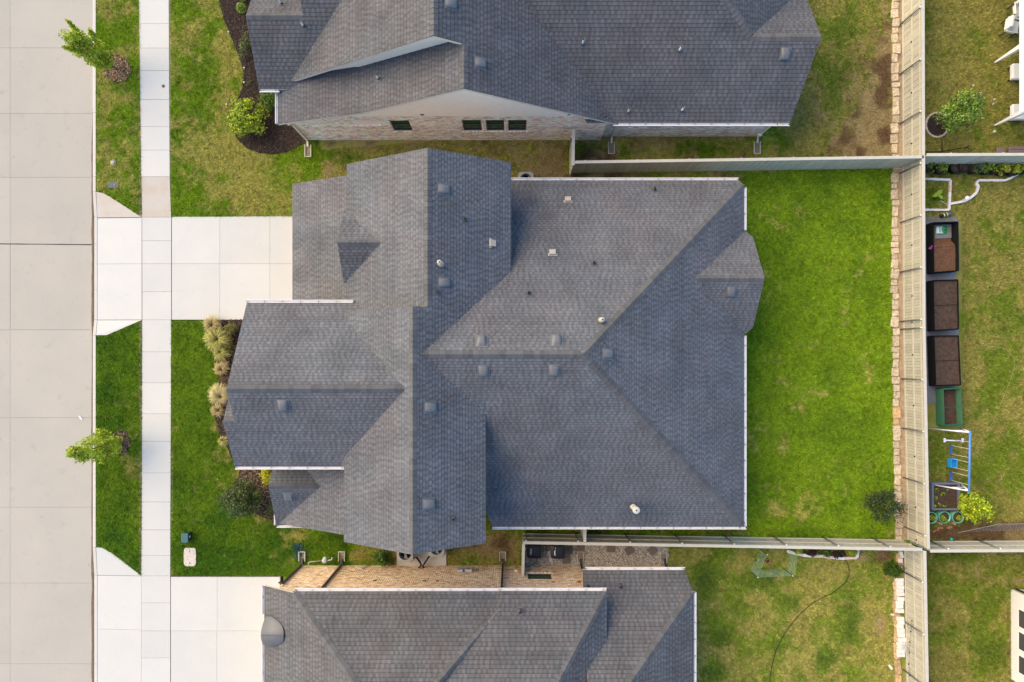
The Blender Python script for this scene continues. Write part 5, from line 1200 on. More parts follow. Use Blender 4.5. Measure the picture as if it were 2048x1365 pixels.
# ground fabric under the beds
mb = MB(); nx_, ny_ = 14, 60; vs = []
for j in range(ny_+1):
    for i in range(nx_+1):
        px = 1843+(1913-1843+4*math.sin(j*.9))*i/nx_; py = 434+(808-434)*j/ny_
        vs.append((*g(px, py), .016+.03*fbm(np.array([px/6.]), np.array([py/14.]), 3)[0]))
mb.add(vs, [(j*(nx_+1)+i, (j+1)*(nx_+1)+i, (j+1)*(nx_+1)+i+1, j*(nx_+1)+i+1) for j in range(ny_) for i in range(nx_)], smooth=True)
thing1(mb, 'weed_fabric', M('grey weed fabric', (.17,.175,.19), .6, .15, 6, .2, 40), 'wrinkled grey weed fabric lying under the row of raised beds', 'fabric')
# soil bag lying in the first bed
c = P(1883.5, 460, .12); T = empty('soil_bag', c, 'white and green soil bag lying in the half filled raised bed', 'bag')
def pillow(mb, x0, x1, y0, y1, z, h, mi=0, n=8):
    vs = []
    for j in range(n+1):
        for i in range(n+1):
            u, v = i/n, j/n; b_ = (16*u*(1-u)*v*(1-v))**.5; vs.append((x0+(x1-x0)*u, y0+(y1-y0)*v, z+h*b_))
    mb.add(vs, [(j*(n+1)+i, j*(n+1)+i+1, (j+1)*(n+1)+i+1, (j+1)*(n+1)+i) for j in range(n) for i in range(n)], mi, smooth=True)
mb = MB(); pillow(mb, c.x-.32, c.x+.29, c.y-.24, c.y+.22, c.z-.03, .12); mb.build('sack', M('green plastic sack', (.03,.38,.09), .35, .15, 5, spec=.5), T)
mb = MB(); pillow(mb, c.x-.30, c.x+.04, c.y-.19, c.y+.15, c.z+.055, .035); mb.build('label_panel', M('white print', (.70,.76,.80), .5, .03, 5), T)
mb = MB()
for i in range(5): mb.box((c.x-.17+.0*i, c.y-.13+i*.05, c.z+.096), (c.x-.12, c.y-.10+i*.05, c.z+.099))       # upright rows of lettering, too small to read in the photo
for i in range(6): mb.box((c.x-.07, c.y-.14+i*.042, c.z+.095), (c.x-.055, c.y-.115+i*.042, c.z+.098))
mb.build('lettering', M('dark print', (.10,.11,.13), .6, 0), T)
mb = MB(); mb.lathe((c.x+.09, c.y-.03, c.z+.088), [(.045,0),(.045,.004)], 8); mb.lathe((c.x+.05, c.y-.045, c.z+.088), [(.03,0),(.03,.004)], 8); mb.build('emblem', MATS['dark print'], T)
# pink flowers beside the first bed
plant('flower_pot', P(1853.5, 497), 'small pot of pink flowers between the fence and the first raised bed', 'flower', [((0, 0, .50), (.10, .12, .06), 90), ((-.08, -.08, .46), (.07, .06, .05), 40)], .035, [(.75,.16,.55),(.65,.10,.45),(.8,.3,.65)], 60, [([(0,0,0),(0,0,.42)], .02)])
# toy cannon / torch on the grass
T = empty('garden_torch', P(1892, 431), 'dark bottle-shaped hose reel gun with lime band on the grass', 'sprayer'); a = P(1880, 433, .09); d = (P(1903, 427, .09)-a).normalized()
for nm, s0, s1, r0, r1, m_ in (('nozzle', 0, .16, .075, .085, m_black), ('collar', .165, .21, .095, .095, m_white), ('band', .30, .35, .105, .105, M('lime plastic', (.45,.65,.08), .4)), ('body', .215, .295, .09, .10, m_black), ('tank', .355, .60, .10, .075, M('slate plastic', (.09,.115,.15), .4))):
    mb = MB(); mb.tube([a+d*s0, a+d*s1], [r0, r1], 14); mb.build(nm, m_, T)
tag(T, 'dark bottle-shaped sprayer with a lime band lying above the first raised bed', 'sprayer')
# solar stake light
T = empty('stake_light', P(1920, 402), 'white mushroom-shaped stake light beside the winding white blocks', 'garden light'); p = P(1920, 402)
mb = MB(); mb.tube([p, p+Vector((0,0,.55))], .016, 8); mb.build('stake', m_white, T)
mb = MB(); mb.lathe((p.x-.0, p.y+.0, .52), [(.03,0),(.11,.02),(.115,.05),(.07,.09),(.0,.1)], 14); mb.build('head', m_white, T)
mb = MB(); q0 = P(1881, 402, .35); q1 = P(1894, 409, .02); mb.tube([q0, q1], .012, 6); thing1(mb, 'plant_stake', m_white, 'thin white stake leaning in the square garden block bed', 'stake')
# big-leaved seedling
T = empty('seedling', P(1871, 393), 'small seedling with bright lime leaves inside the square of blocks', 'plant'); b = P(1871, 393)
V = []; F = []; C = []
for i, (a_, L) in enumerate(((1.0,.34),(1.5,.26),(-.7,.30),(3.3,.30),(2.6,.2))):
    dx, dy = math.cos(a_), math.sin(a_); o = len(V)
    for t in (0, .25, .55, .8, 1):
        ww = .085*math.sin(math.pi*(.06+.90*t)); V += [(b.x+dx*L*t-dy*ww, b.y+dy*L*t+dx*ww, .22+.05*math.sin(3*t)), (b.x+dx*L*t+dy*ww, b.y+dy*L*t-dx*ww, .22+.05*math.sin(3*t))]; C += [(.30,.45,.04)]*2
    F += [(o+2*k, o+2*k+1, o+2*k+3, o+2*k+2) for k in range(4)]
npmesh('leaf_rosette', V, F, C, m_leaf, T, base=tuple(b)); mb = MB(); mb.tube([b, b+Vector((0,0,.24))], .012, 6); mb.build('stem', m_bark, T)
# --- black pots along the fence
m_pot = M('black nursery pot', (.012,.012,.014), .5, .1, 8)
def pot(px, py, r, h, label, pal=None, mat=m_pot, soilcol=None, seed=0, name='plant_pot', ph=.35, n=30, spread=1.15, k=9):
    p = P(px, py); T = empty(name, p, label, 'plant pot'); mb = MB()
    mb.lathe(p, [(r*.8,0),(r*.98,h-.03),(r*1.06,h-.03),(r*1.06,h),(r*.93,h),(r*.90,h-.06),(0.01,h-.06)], 18); mb.build('pot', mat, T)
    mb = MB(); mb.lathe((p.x, p.y, h-.075), [(r*.9,0),(r*.89,.025),(.02,.035)], 16); mb.build('soil', m_compost, T)
    if pal:
        bl = [(((p.x+c[0]), (p.y+c[1]), h+c[2]), r_, nn) for c, r_, nn in clump_blobs(r*spread, r*spread, -.02, ph, k, n, seed, r*.42)]
        V, F, C = leaves(bl, .042, pal, seed); npmesh('foliage', V, F, C, m_leaf, T, base=tuple(p))
    return T
pot(1851, 338, .24, .35, 'black pot with green plant half hidden by the back fence corner', MID+LIME, seed=71)
pot(1874, 341, .27, .36, 'black pot with leafy green plant, second from the back fence', MID+LIME, seed=72, spread=1.0)
pot(1903, 339, .30, .42, 'large black pot with dark soil and no plant', None, seed=73)
pot(1918, 338, .30, .45, 'black pot with bare brown soil ringed by a pale rim', None, seed=74)
pot(1940, 341, .27, .38, 'black pot with tall pale green plant beside the bare pots', [(.13,.19,.06),(.09,.15,.04),(.17,.22,.08)], seed=75, ph=.6)
pot(1964, 342, .26, .36, 'black pot with deep green leaves left of the yellow plant', MID+LIME, seed=76, k=14)
pot(1981, 342, .25, .36, 'black pot with dense green leaves right beside the yellow plant', MID+LIME, seed=77, k=12)
pot(1995, 345, .25, .35, 'black pot with bright yellow foliage', YEL, seed=78, ph=.4, k=11)
pot(2017, 345, .26, .36, 'black pot with yellow-green foliage right of the yellow plant', [(.45,.50,.03),(.34,.42,.03)], seed=79, k=12)
pot(2033, 343, .24, .36, 'black pot with lime foliage nearest the end of the white blocks', LIME+YEL[:1], seed=80, k=12)
# teal ribbed pots
m_teal = M('teal plastic pot', (.14,.45,.34), .4, .08, 6, spec=.5)
def teal_pot(px, py, label, seed):
    r, h = .27, .48; p = P(px, py); T = empty('plant_pot', p, label, 'plant pot'); mb = MB(); pr = [(r*.86, 0)]
    for i in range(6): z = .03+i*.072; pr += [(r*(.88+.02*i), z), (r*(.93+.02*i), z+.02), (r*(.93+.02*i), z+.045), (r*(.89+.02*i), z+.06)]
    pr += [(r*1.06, h-.015), (r*1.06, h), (r*.97, h), (r*.95, h-.1), (.02, h-.1)]; mb.lathe(p, pr, 22); mb.build('pot', m_teal, T)
    mb = MB(); mb.lathe((p.x, p.y, h-.12), [(r*.95,0),(r*.94,.025),(.02,.035)], 16); mb.build('soil', m_compost, T)
    bl = [((p.x+c[0], p.y+c[1], h-.08+c[2]), r_, nn) for c, r_, nn in clump_blobs(r*.7, r*.7, 0, .16, 7, 16, seed, .08)]
    V, F, C = leaves(bl, .05, LIME+[(.3,.36,.06)], seed); npmesh('foliage', V, F, C, m_leaf, T, base=tuple(p))
teal_pot(1852, 1032, 'teal ribbed pot partly hidden by the fence cap', 91); teal_pot(1878, 1031, 'teal ribbed pot, middle of the three', 92); teal_pot(1904, 1031, 'teal ribbed pot nearest the lime shrub', 93)
# brick rubble by the pots
bb_ = MB(); bb_.bevbox((-.1, -.045, 0), (.1, .045, .06), .006); bcl = [bb_.mesh('brick', M('red brick rubble', (.36,.17,.10), .9, .2, 10)), bb_.mesh('brick', M('tan brick rubble', (.55,.38,.22), .9, .2, 10))]
for i, (px, py, a_, k, lab) in enumerate(((1868,1062,.5,0,'dull broken brick nearest the fence below the teal pots'),(1875,1058,1.45,0,'upright red brick in the rubble below the teal pots'),(1881,1056,.1,0,'flat red brick beside the upright brick'),(1880,1047,-.5,1,'tan brick leaning on the middle teal pot'),
        (1896,1054,.8,0,'red brick of the crossed pair right of the rubble'),(1900,1055,.5,0,'second red brick of the crossed pair'),(1907,1047,-.6,1,'tan brick leaning between the right two teal pots'))):
    o = place('brick', bcl[k], None, P(px, py), (0, 0, a_)); tag(o, lab, 'brick', 'brick rubble by the teal pots')
# grey square planter
q = [g(*p, .42) for p in ((1864,966),(1920,966),(1920,1021),(1864,1021))]; T = empty('planter_box', (*g(1892, 994), 0), 'square grey-blue wooden planter box with seedlings', 'planter')
m_slate = M('slate painted board', (.15,.17,.21), .6, .1, 6)
for i in range(4):
    a, b_ = Vector(q[i]), Vector(q[(i+1)%4]); mb = MB(); d = (b_-a).normalized(); n_ = Vector((-d.y, d.x)); e0 = 0 if i % 2 else .092
    w0, w1 = a+d*e0, b_-d*e0
    mb.prism([tuple(w0-n_*.0), tuple(w1-n_*.0), tuple(w1-n_*-.0-n_*.09), tuple(w0-n_*.09)], 0, .42); mb.build('board', m_slate, T)
mb = MB(); cx, cy = (q[0][0]+q[2][0])/2, (q[0][1]+q[2][1])/2; mb.box((min(p[0] for p in q)+.03, min(p[1] for p in q)+.03, .02), (max(p[0] for p in q)-.03, max(p[1] for p in q)-.03, .33)); mb.build('soil', m_compost, T)
V, F, C = leaves([((cx+a_, cy+b_, .36), (.10, .12, .05), 26) for a_, b_ in ((-.45,-.1),(-.4,.3),(-.3,-.45),(.0,-.5),(-.5,-.5),(.1,.4),(-.1,.1))], .05, MID+LIME[:2], 95); npmesh('foliage', V, F, C, m_leaf, T, base=(cx, cy, .33))
# --- swing set
m_blue = M('blue swing metal', (.07,.24,.58), .4, .06, 6, spec=.5); m_bluedk = M('navy seat plastic', (.05,.09,.26), .45, .1, 6); m_sky = M('sky blue seat', (.03,.30,.66), .4, .06, 6); m_pale = M('pale lilac plastic', (.62,.66,.80), .5, .05, 5)
zt = 1.9; A = P(1940, 865, zt); B = P(1938, 982, zt); T = empty('swing_set', ((A+B)/2).xy.to_3d(), 'blue and white swing set with three seats beside the grey planter', 'swing set')
mb = MB(); mb.tube([A+Vector((0,.08,0)), B-Vector((0,.08,0))], .045, 10); mb.build('beam', m_blue, T)
for tp in (A, B):
    for sx in (-.80, .80):
        mb = MB(); mb.tube([tp, (tp.x+sx, tp.y+.02*sx, 0)], .035, 8); mb.build('leg', m_white, T)
    mb = MB(); mb.tube([(tp.x-.36, tp.y, zt*.55), (tp.x+.36, tp.y, zt*.55)], .02, 8); mb.build('cross_bar', m_white, T)
def swing(ya, yb, zs, mat, bucket=False):
    x = A.x; Ya = g(0, ya, zt)[1]; Yb = g(0, yb, zt)[1]; w2 = abs(Ya-Yb)/2; cy = (Ya+Yb)/2
    mb = MB(); n = 10; vs = []
    for i in range(n+1):
        t = -1+2*i/n; z = zs+.05*t*t
        for dx in (-.085*(1-.35*(1-abs(t))), .085*(1-.35*(1-abs(t)))): vs += [(x+dx, cy+t*w2*1.1, z), (x+dx, cy+t*w2*1.1, z+.03)]
    f = []
    for i in range(n):
        o = 4*i; f += [(o+1, o+3, o+7, o+5), (o, o+4, o+6, o+2), (o, o+1, o+5, o+4), (o+2, o+6, o+7, o+3)]
    mb.add(vs, f+[(0,2,3,1), (4*n, 4*n+1, 4*n+3, 4*n+2)])
    if bucket:
        for a, b_ in (((x-.2, cy-w2, zs), (x-.17, cy+w2, zs+.3)), ((x+.14, cy-w2, zs), (x+.17, cy+w2, zs+.22)), ((x-.17, cy-w2-.02, zs), (x+.14, cy-w2+.02, zs+.24)), ((x-.17, cy+w2-.02, zs), (x+.14, cy+w2+.02, zs+.24)), ((x-.169, cy-w2+.021, zs-.01), (x+.139, cy+w2-.021, zs+.03))): mb.box(a, b_)
    s_ = mb.build('seat', mat, T)
    for yy in (Ya, Yb):
        r = MB(); r.tube([(x, yy, zt-.03), (x, cy+math.copysign(w2*1.05, yy-cy), zs+.08)], .011, 6); r.build('rope', M('pale rope', (.62,.58,.45), .8, .05), T)
swing(899, 916, .5, m_bluedk); swing(926, 943, .52, m_sky, True); swing(954, 971, .5, m_bluedk)
mb = MB(); x = A.x; yy = g(0, 881, .6)[1]; mb.tube([(x-.36, yy, .62), (x+.50, yy-.03, .62)], .035, 8)
for ex in (x-.38, x+.50):
    for sy in (-.05, .05): mb.lathe((ex, yy+sy, .585), [(.035,0),(.062,.02),(.062,.05),(.035,.07)], 10)
mb.build('glider_bar', m_pale, T); r = MB(); r.tube([(x+.1, yy, .65), (x, g(0, 884, zt)[1], zt)], .012, 6); r.build('rope', MATS['pale rope'], T)
# thin hose on the lawn, teal ball, wire mesh
mb = MB(); mb.tube([(*g(*p), .035) for p in ((1972,694),(1995,694),(2012,700),(2025,713),(2029,728),(2022,755),(2008,790),(1996,820),(1985,845),(1968,870),(1955,890),(1946,910))], .006, 5); thing1(mb, 'lawn_cord', M('pale cord', (.40,.40,.20), .7), 'thin pale cord curving across the right yard grass', 'cord')
def ball(px, py, r, col, lab):
    p = P(px, py, r); mb = MB(); mb.lathe((p.x, p.y, 0), [(r*math.sin(math.pi*(.02+.96*i/10)), r-r*math.cos(math.pi*(.02+.96*i/10))) for i in range(11)], 16); mb.lathe((p.x, p.y, r-.004), [(r*1.008, 0), (r*1.008, .008)], 16); thing1(mb, 'ball', M('ball '+lab, col, .4), lab, 'ball')
ball(1903, 1079, .075, (.03,.42,.42), 'small teal ball on the bare soil above the lower right fence'); ball(1989, 264, .075, (.35,.55,.38), 'pale green ball on the grass right of the tree ring')
T = empty('wire_mesh', P(1985, 1060), 'sheet of grey chicken wire leaning over the bare soil', 'wire mesh'); q = [P(1916,1066,.03), P(2060,1062,.03), P(2062,1048,.45), P(1995,1049,.42)]
mb = MB()
for i in range(25):
    t = i/24; a = q[0].lerp(q[1], t); c_ = q[0].lerp(q[3], t*2) if t < .5 else q[3].lerp(q[2], t*2-1); mb.tube([a, c_], .004, 4)
for j in range(1, 7):
    t = j/6; mb.tube([q[0].lerp(q[3], t), q[1].lerp(q[2], t)], .004, 4)
mb.build('wires', M('grey wire', (.36,.36,.38), .5), T); mb = MB(); mb.tube([q[0], q[3], q[2]], .012, 5); mb.build('edge_rod', MATS['grey wire'], T)
# --- upper right yard: patio cover with white furniture, poles, box
pc = empty('patio_cover', (25.2, 14.2, 0), 'white patio cover on tapered posts at the upper right edge', 'patio cover')
mb = MB(); mb.box((23.45, 11.45, 2.62), (28, 19, 2.76)); mb.build('roof_panel', m_white, pc); mb = MB(); mb.box((23.38, 11.40, 2.55), (23.449, 19, 2.80)); mb.build('fascia', m_white, pc)
for yy in (11.72, 14.85, 18.0):
    mb = MB(); mb.add([(24.05+sx*s_, yy+sy*s_, z) for z, s_ in ((0, .035), (2.615, .13)) for sx, sy in ((-1,-1),(1,-1),(1,1),(-1,1))], [(3,2,1,0),(4,5,6,7),(0,1,5,4),(1,2,6,5),(2,3,7,6),(3,0,4,7)]); mb.build('post', m_white, pc)
def patio_chair(x, y, rz, lab):
    T = empty('patio_chair', (x, y, 0), lab, 'chair', 'white patio chairs'); T.rotation_euler = (0, 0, rz)
    def part(nm, m_, *bx):
        mb = MB()
        for a, b_ in bx: mb.bevbox(a, b_, .02)
        me = mb.mesh(nm, m_); o = bpy.data.objects.new(nm, me); COL.objects.link(o); o.parent = T
    mw = M('white cushion', (.74,.73,.70), .7, .04, 5)
    part('seat', mw, ((-.36, -.30, .34), (.22, .30, .46))); part('backrest', mw, ((.20, -.28, .47), (.34, .28, .92)))
    part('armrest', m_white, ((-.30, -.37, .56), (.30, -.30, .61))); part('armrest', m_white, ((-.30, .30, .56), (.30, .37, .61)))
    for sx in (-.26, .24):
        for sy in (-.335, .335): part('leg', m_brown, ((sx-.03, sy-.03, 0), (sx+.03, sy+.03, .56)))
    return T
patio_chair(24.55, 16.45, math.radians(170), 'white cushioned patio chair, the whole one beside the patio cover'); patio_chair(25.0, 17.3, math.radians(95), 'white patio chair behind the whole one, cut by the patio cover edge')
for yy, lab in ((14.25, 'white cushioned bench end showing between two patio posts'), (12.25, 'white cushioned bench end showing at the lower patio post')):
    T = empty('patio_bench', (25.0, yy, 0), lab, 'bench', 'white patio benches'); mb = MB(); mb.bevbox((24.62, yy-.38, .30), (25.5, yy+.38, .45), .04); mb.build('cushion', MATS['white cushion'], T)
    mb = MB(); mb.box((24.66, yy-.36, .20), (25.46, yy+.36, .295)); mb.build('frame', m_white, T)
    for sx in (24.7, 25.4):
        for sy in (-.3, .3): mb = MB(); mb.box((sx-.03, yy+sy-.03, 0), (sx+.03, yy+sy+.03, .198)); mb.build('leg', m_brown, T)
T = empty('pole_rack', P(1884, 300), 'black metal pole rack lying on the grass against the grey fence', 'garden rack')
for a, b_ in ((P(1852,304,.1), P(1886,304,.1)), (P(1884,282,.05), P(1884,304,.1)), (P(1886,303,.1), P(1934,295,.5)), (P(1934,295,.5), P(1939,291,.55)), (P(1934,295,.5), P(1938,298,.5))): mb = MB(); mb.tube([a, b_], .022, 8); mb.build('pole', m_black, T)
T = empty('deck_box', P(2030, 300), 'brown plank bench box at the right edge behind the grey fence', 'bench box'); m_db = M('brown resin plank', (.17,.125,.115), .6, .12, 6)
for i, (xa_, xb_, ya_, yb_, z) in enumerate(((1994,2008,295,313,.45),(2018,2060,293,299,.42),(2018,2060,299.5,305,.42),(2018,2060,305.5,313,.42))):
    a, b_ = g(xa_, yb_, z), g(xb_, ya_, z); mb = MB(); mb.bevbox((a[0], a[1], z-.05), (b_[0], b_[1], z), .008); mb.build('plank', m_db, T)
a, b_ = g(2016, 313, .2), g(2060, 296, .2); mb = MB(); mb.box((a[0]+.1, a[1], 0), (b_[0], b_[1]-.05, .368)); mb.build('body', m_db, T)
a, b_ = g(1996, 313, .2), g(2006, 298, .2); mb = MB(); mb.box((a[0], a[1], 0), (b_[0], b_[1], .398)); mb.build('end_box', m_db, T)
# --- gravel strip, bins, stepping stones
poly = [(1049,1086),(1336,1088),(1337,1112),(1334,1131),(1047,1131)]
mb = MB(); mb.prism([g(*p) for p in poly], -.03, .018); gv = struct(mb.build('gravel_strip', M('gravel base', (.34,.31,.27), .95, .3, 14, .5, 60)))
q = [g(*p) for p in poly]; A_ = np.array(q); lo_, hi_ = A_.min(0), A_.max(0); n = 9000; x = RNG.uniform(lo_[0], hi_[0], n); y = RNG.uniform(lo_[1], hi_[1], n); ok = inpoly(x, y, q)
chips(x[ok], y[ok], np.full(ok.sum(), .02), ((.52,.48,.42),(.40,.36,.31),(.62,.58,.52),(.18,.16,.14),(.30,.27,.23)), gv, (.012,.032), (.012,.024))
m_paver = M('brown paver', (.17,.14,.12), .9, .15, 8, .3, 50, objrand=.08)
pvm = MB(); pvm.bevbox((-.20, -.20, 0), (.20, .20, .045), .015); pvm = pvm.mesh('stepping_stone', m_paver)
for px, py, a_, lab in ((1133,1119,.02,'square brown stepping stone right beside the second bin, lower one'),(1137,1101,.05,'square brown stepping stone right beside the second bin, upper one'),(1161,1096,-.25,'tilted brown stepping stone above the dark-mouthed splash block'),(1222,1096,.02,'straight brown stepping stone midway along the gravel'),(1259,1101,.5,'turned brown stepping stone, second from the gravel right end'),(1305,1101,.75,'diamond-turned brown stepping stone nearest the gravel right end')):
    tag(place('stepping_stone', pvm, None, P(px, py)+Vector((0, 0, .012)), (0, 0, a_)), lab, 'paver', 'stepping stones on the gravel')
m_bin = M('navy bin plastic', (.013,.018,.030), .45, .1, 6, spec=.4); m_bingrn = M('dark green bin plastic', (.02,.05,.032), .5, .1, 6)
def wheelie(px, py, rz, lab, logo):
    zt_ = 1.0; p = P(px, py, zt_); T = empty('wheelie_bin', (p.x, p.y, 0), lab, 'bin', 'bins behind the fence stub'); T.rotation_euler = (0, 0, rz)
    def part(nm, mb, m_): o = bpy.data.objects.new(nm, mb.mesh(nm, m_)); COL.objects.link(o); o.parent = T; return o
    mb = MB(); lo2 = [(-.27,-.24),(.25,-.24),(.25,.24),(-.27,.24)]; hi2 = [(-.33,-.30),(.33,-.30),(.33,.30),(-.33,.30)]
    mb.add([(*a, .06) for a in lo2]+[(*a, .93) for a in hi2], [(3,2,1,0),(4,5,6,7)]+[(i, (i+1)%4, 4+(i+1)%4, 4+i) for i in range(4)]); part('body', mb, m_bingrn)
    mb = MB(); n = 8; vs = []
    for j in range(n+1):
        for i in range(n+1):
            u, v = -1+2*i/n, -1+2*j/n; e = (abs(u)**6+abs(v)**6)**(1/6.); s_ = 1 if e < 1 else 1/e; vs.append((u*.36*s_, v*.335*s_, .94+.075*(1-max(abs(u), abs(v))**4)))
    mb.add(vs, [(j*(n+1)+i, j*(n+1)+i+1, (j+1)*(n+1)+i+1, (j+1)*(n+1)+i) for j in range(n) for i in range(n)], smooth=True)
    rimv = [vs[i] for i in range(n+1)]+[vs[(j)*(n+1)+n] for j in range(1, n+1)]+[vs[n*(n+1)+i] for i in range(n-1, -1, -1)]+[vs[j*(n+1)] for j in range(n-1, 0, -1)]
    k = len(rimv); mb.add(rimv+[(a[0], a[1], .88) for a in rimv], [(i, i+k, (i+1)%k+k, (i+1)%k) for i in range(k)]); part('lid', mb, m_bin)
    mb = MB(); mb.tube([(.36, -.26, .92), (.43, -.26, .93), (.43, .26, .93), (.36, .26, .92)], .018, 8); part('handle', mb, m_bingrn)
    for sy in (-.27, .27):
        mb = MB(); mb.tube([(.27, sy-.025, .12), (.27, sy+.025, .12)], .12, 16); part('wheel', mb, m_black)
    mb = MB(); z = 1.0175
    if logo == 0:   # upright row of block letters, too small to read in the photo
        for i in range(4):
            y0_ = -.145+i*.075
            mb.box((-.20, y0_, z), (-.185, y0_+.055, z+.003)); mb.box((-.145, y0_, z), (-.13, y0_+.055, z+.003)); mb.box((-.184, y0_, z), (-.146, y0_+.014, z+.003))
            if i % 2: mb.box((-.184, y0_+.041, z), (-.146, y0_+.055, z+.003))
    else:           # curved white swoosh and a small round spot
        pts = [(-.11-.05*math.cos(t), .17*math.sin(t)-.03) for t in np.linspace(-1.2, 1.2, 10)]
        for i in range(9):
            w1, w2_ = .004+.022*math.sin(math.pi*i/9), .004+.022*math.sin(math.pi*(i+1)/9)
            mb.add([(pts[i][0]-w1, pts[i][1], z), (pts[i][0]+w1, pts[i][1], z), (pts[i+1][0]+w2_, pts[i+1][1], z), (pts[i+1][0]-w2_, pts[i+1][1], z)], [(0,1,2,3)])
        mb.lathe((-.13, .2, z-.006), [(.025,0),(.025,.004)], 10)
    part('marking', mb, M('bin marking', (.72,.72,.68), .6, .05, 9)); return T
wheelie(1068.5, 1104, -.06, 'dark bin with an upright row of white letters on its lid, nearest the fence stub', 0); wheelie(1116, 1105, -.02, 'dark bin with a curved white swoosh on its lid', 1)
mb = MB(); c = P(1101, 1110); mb.add([(c.x-.22, c.y+.18, .05), (c.x+.02, c.y+.22, .06), (c.x+.10, c.y-.05, .045), (c.x+.08, c.y-.38, .05), (c.x-.03, c.y-.36, .07), (c.x-.06, c.y-.02, .08), (c.x-.2, c.y+.06, .04)], [(0,6,5,1),(1,5,2),(2,5,4,3)]); mb.prism([(c.x-.05, c.y-.3), (c.x+.06, c.y-.3), (c.x+.06, c.y+.1), (c.x-.05, c.y+.1)], .015, .04); thing1(mb, 'plastic_sheet', M('white plastic', (.62,.62,.70), .4, .06), 'crumpled white plastic sheet wedged between the two bins', 'plastic sheet')
# --- air conditioners
m_ac = M('grey enamel', (.33,.33,.31), .5, .06, 6)
def condenser(px, py, s_, h, lab):
    p = P(px, py, h); T = empty('air_conditioner', (p.x, p.y, 0), lab, 'air conditioner', 'outdoor condenser units'); mb = MB(); n = 24; R_ = s_/2
    def rr(k, sc_, z):
        t = 2*math.pi*(k+.5)/n; ca, sa = math.cos(t), math.sin(t); q = 1/(abs(ca)**7+abs(sa)**7)**(1/7.); return (p.x+ca*q*R_*sc_, p.y+sa*q*R_*sc_, z)
    def rc(k, r, z): t = 2*math.pi*(k+.5)/n; return (p.x+math.cos(t)*r, p.y+math.sin(t)*r, z)
    rings = [[rr(k, 1, .05) for k in range(n)], [rr(k, 1, h-.05) for k in range(n)], [rr(k, .95, h) for k in range(n)], [rc(k, R_*.76, h+.005) for k in range(n)], [rc(k, R_*.74, h-.04) for k in range(n)], [rc(k, R_*.72, h-.30) for k in range(n)]]
    mb.add([v for r in rings for v in r], [(i*n+k, i*n+(k+1)%n, (i+1)*n+(k+1)%n, (i+1)*n+k) for i in range(5) for k in range(n)]); mb.build('casing', m_ac, T)
    mb = MB(); mb.lathe((p.x, p.y, h-.34), [(R_*.73, 0), (R_*.73, .02)], 18); mb.build('fan_well', m_black, T)
    mb = MB(); mb.lathe((p.x, p.y, h-.2), [(.07,0),(.08,.06),(.06,.12)], 14)
    for i in range(3):
        t = i*2.094+.4; a = Vector((math.cos(t), math.sin(t), 0)); b_ = Vector((-a.y, a.x, 0)); c_ = Vector((p.x, p.y, h-.17)); mb.add([c_+a*.06-b_*.04, c_+a*.06+b_*.04+Vector((0,0,.03)), c_+a*R_*.68+b_*.16+Vector((0,0,.05)), c_+a*R_*.68-b_*.06], [(0,1,2,3)])
    mb.build('fan', M('fan grey', (.30,.30,.30), .5), T)
    mb = MB()
    for r in (.25, .40, .55, .70): mb.tube([(p.x+R_*r*math.cos(2*math.pi*k/20), p.y+R_*r*math.sin(2*math.pi*k/20), h+.012) for k in range(21)], .003, 4)
    for k in range(8): t = 2*math.pi*k/8; mb.tube([(p.x, p.y, h+.012), (p.x+R_*.76*math.cos(t), p.y+R_*.76*math.sin(t), h+.010)], .003, 4)
    mb.build('grille', m_black, T)
c0 = g(794, 1131); c1 = g(893, 1100); mb = MB(); mb.bevbox((c0[0], c0[1], -.02), (c1[0], c1[1]+.1, .085), .01)
o = place('equipment_pad', mb.mesh('equipment_pad', M('pad plastic', (.55,.52,.46), .8, .06, 6)), None, (0, 0, 0)); tag(o, 'pale rectangular equipment pad under two air conditioners', 'equipment pad')
condenser(810, 1108, .80, .95, 'left air conditioner on the pale pad below the south gable'); condenser(873, 1098, .80, .95, 'right air conditioner on the pale pad below the south gable')
condenser(1052, 359, .76, .9, 'air conditioner peeking out at the upper gutter beside the north fence stub')
for i, (pts, lab) in enumerate((([(826,1118,.45),(832,1115,.5),(839,1124,.4),(842,1135,.35),(837,1139,.5)], 'left black refrigerant hose from pad to buff wall'), ([(858,1113,.45),(853,1121,.45),(847,1130,.4),(845,1137,.45),(847,1139,.5)], 'right black refrigerant hose from pad to buff wall'))):
    mb = MB(); pp = [P(*p) for p in pts]; pp[-1].y = yw+.02; pp[-2].y = yw+.12; mb.tube(pp, .035, 8); mb.tube([v+Vector((.05, .02, .03)) for v in pp], .016, 6); thing1(mb, 'refrigerant_hose', m_black, lab, 'hose', 'refrigerant hoses')
# gas meter and electric boxes on the buff wall
T = empty('gas_meter', P(650, 1119), 'grey gas meter with beige pipe in front of the buff wall', 'gas meter'); m_gas = M('meter grey', (.42,.45,.48), .45, .08, 8)
p = P(650, 1121, .45); mb = MB(); mb.lathe((p.x, p.y, .38), [(.09,0),(.13,.03),(.13,.16),(.09,.2)], 14); mb.lathe((p.x+.02, p.y+.1, .45), [(.08,0),(.1,.03),(.1,.12),(.05,.15)], 12); mb.build('meter', m_gas, T)
mb = MB(); mb.tube([(p.x+.12, p.y, .5), (p.x+.34, p.y+.04, .5), (p.x+.34, p.y+.04, .1)], .03, 8); mb.tube([(p.x+.34, p.y+.04, .5), (p.x+.36, p.y+.16, .5)], .028, 8); mb.build('riser', m_gas, T)
mb = MB(); mb.tube([(p.x-.1, p.y, .48), (p.x-.75, p.y-.08, .48), (p.x-.80, p.y-.10, .48), (p.x-.80, yw+.02, .48)], .024, 8); mb.build('pipe', m_tan, T)
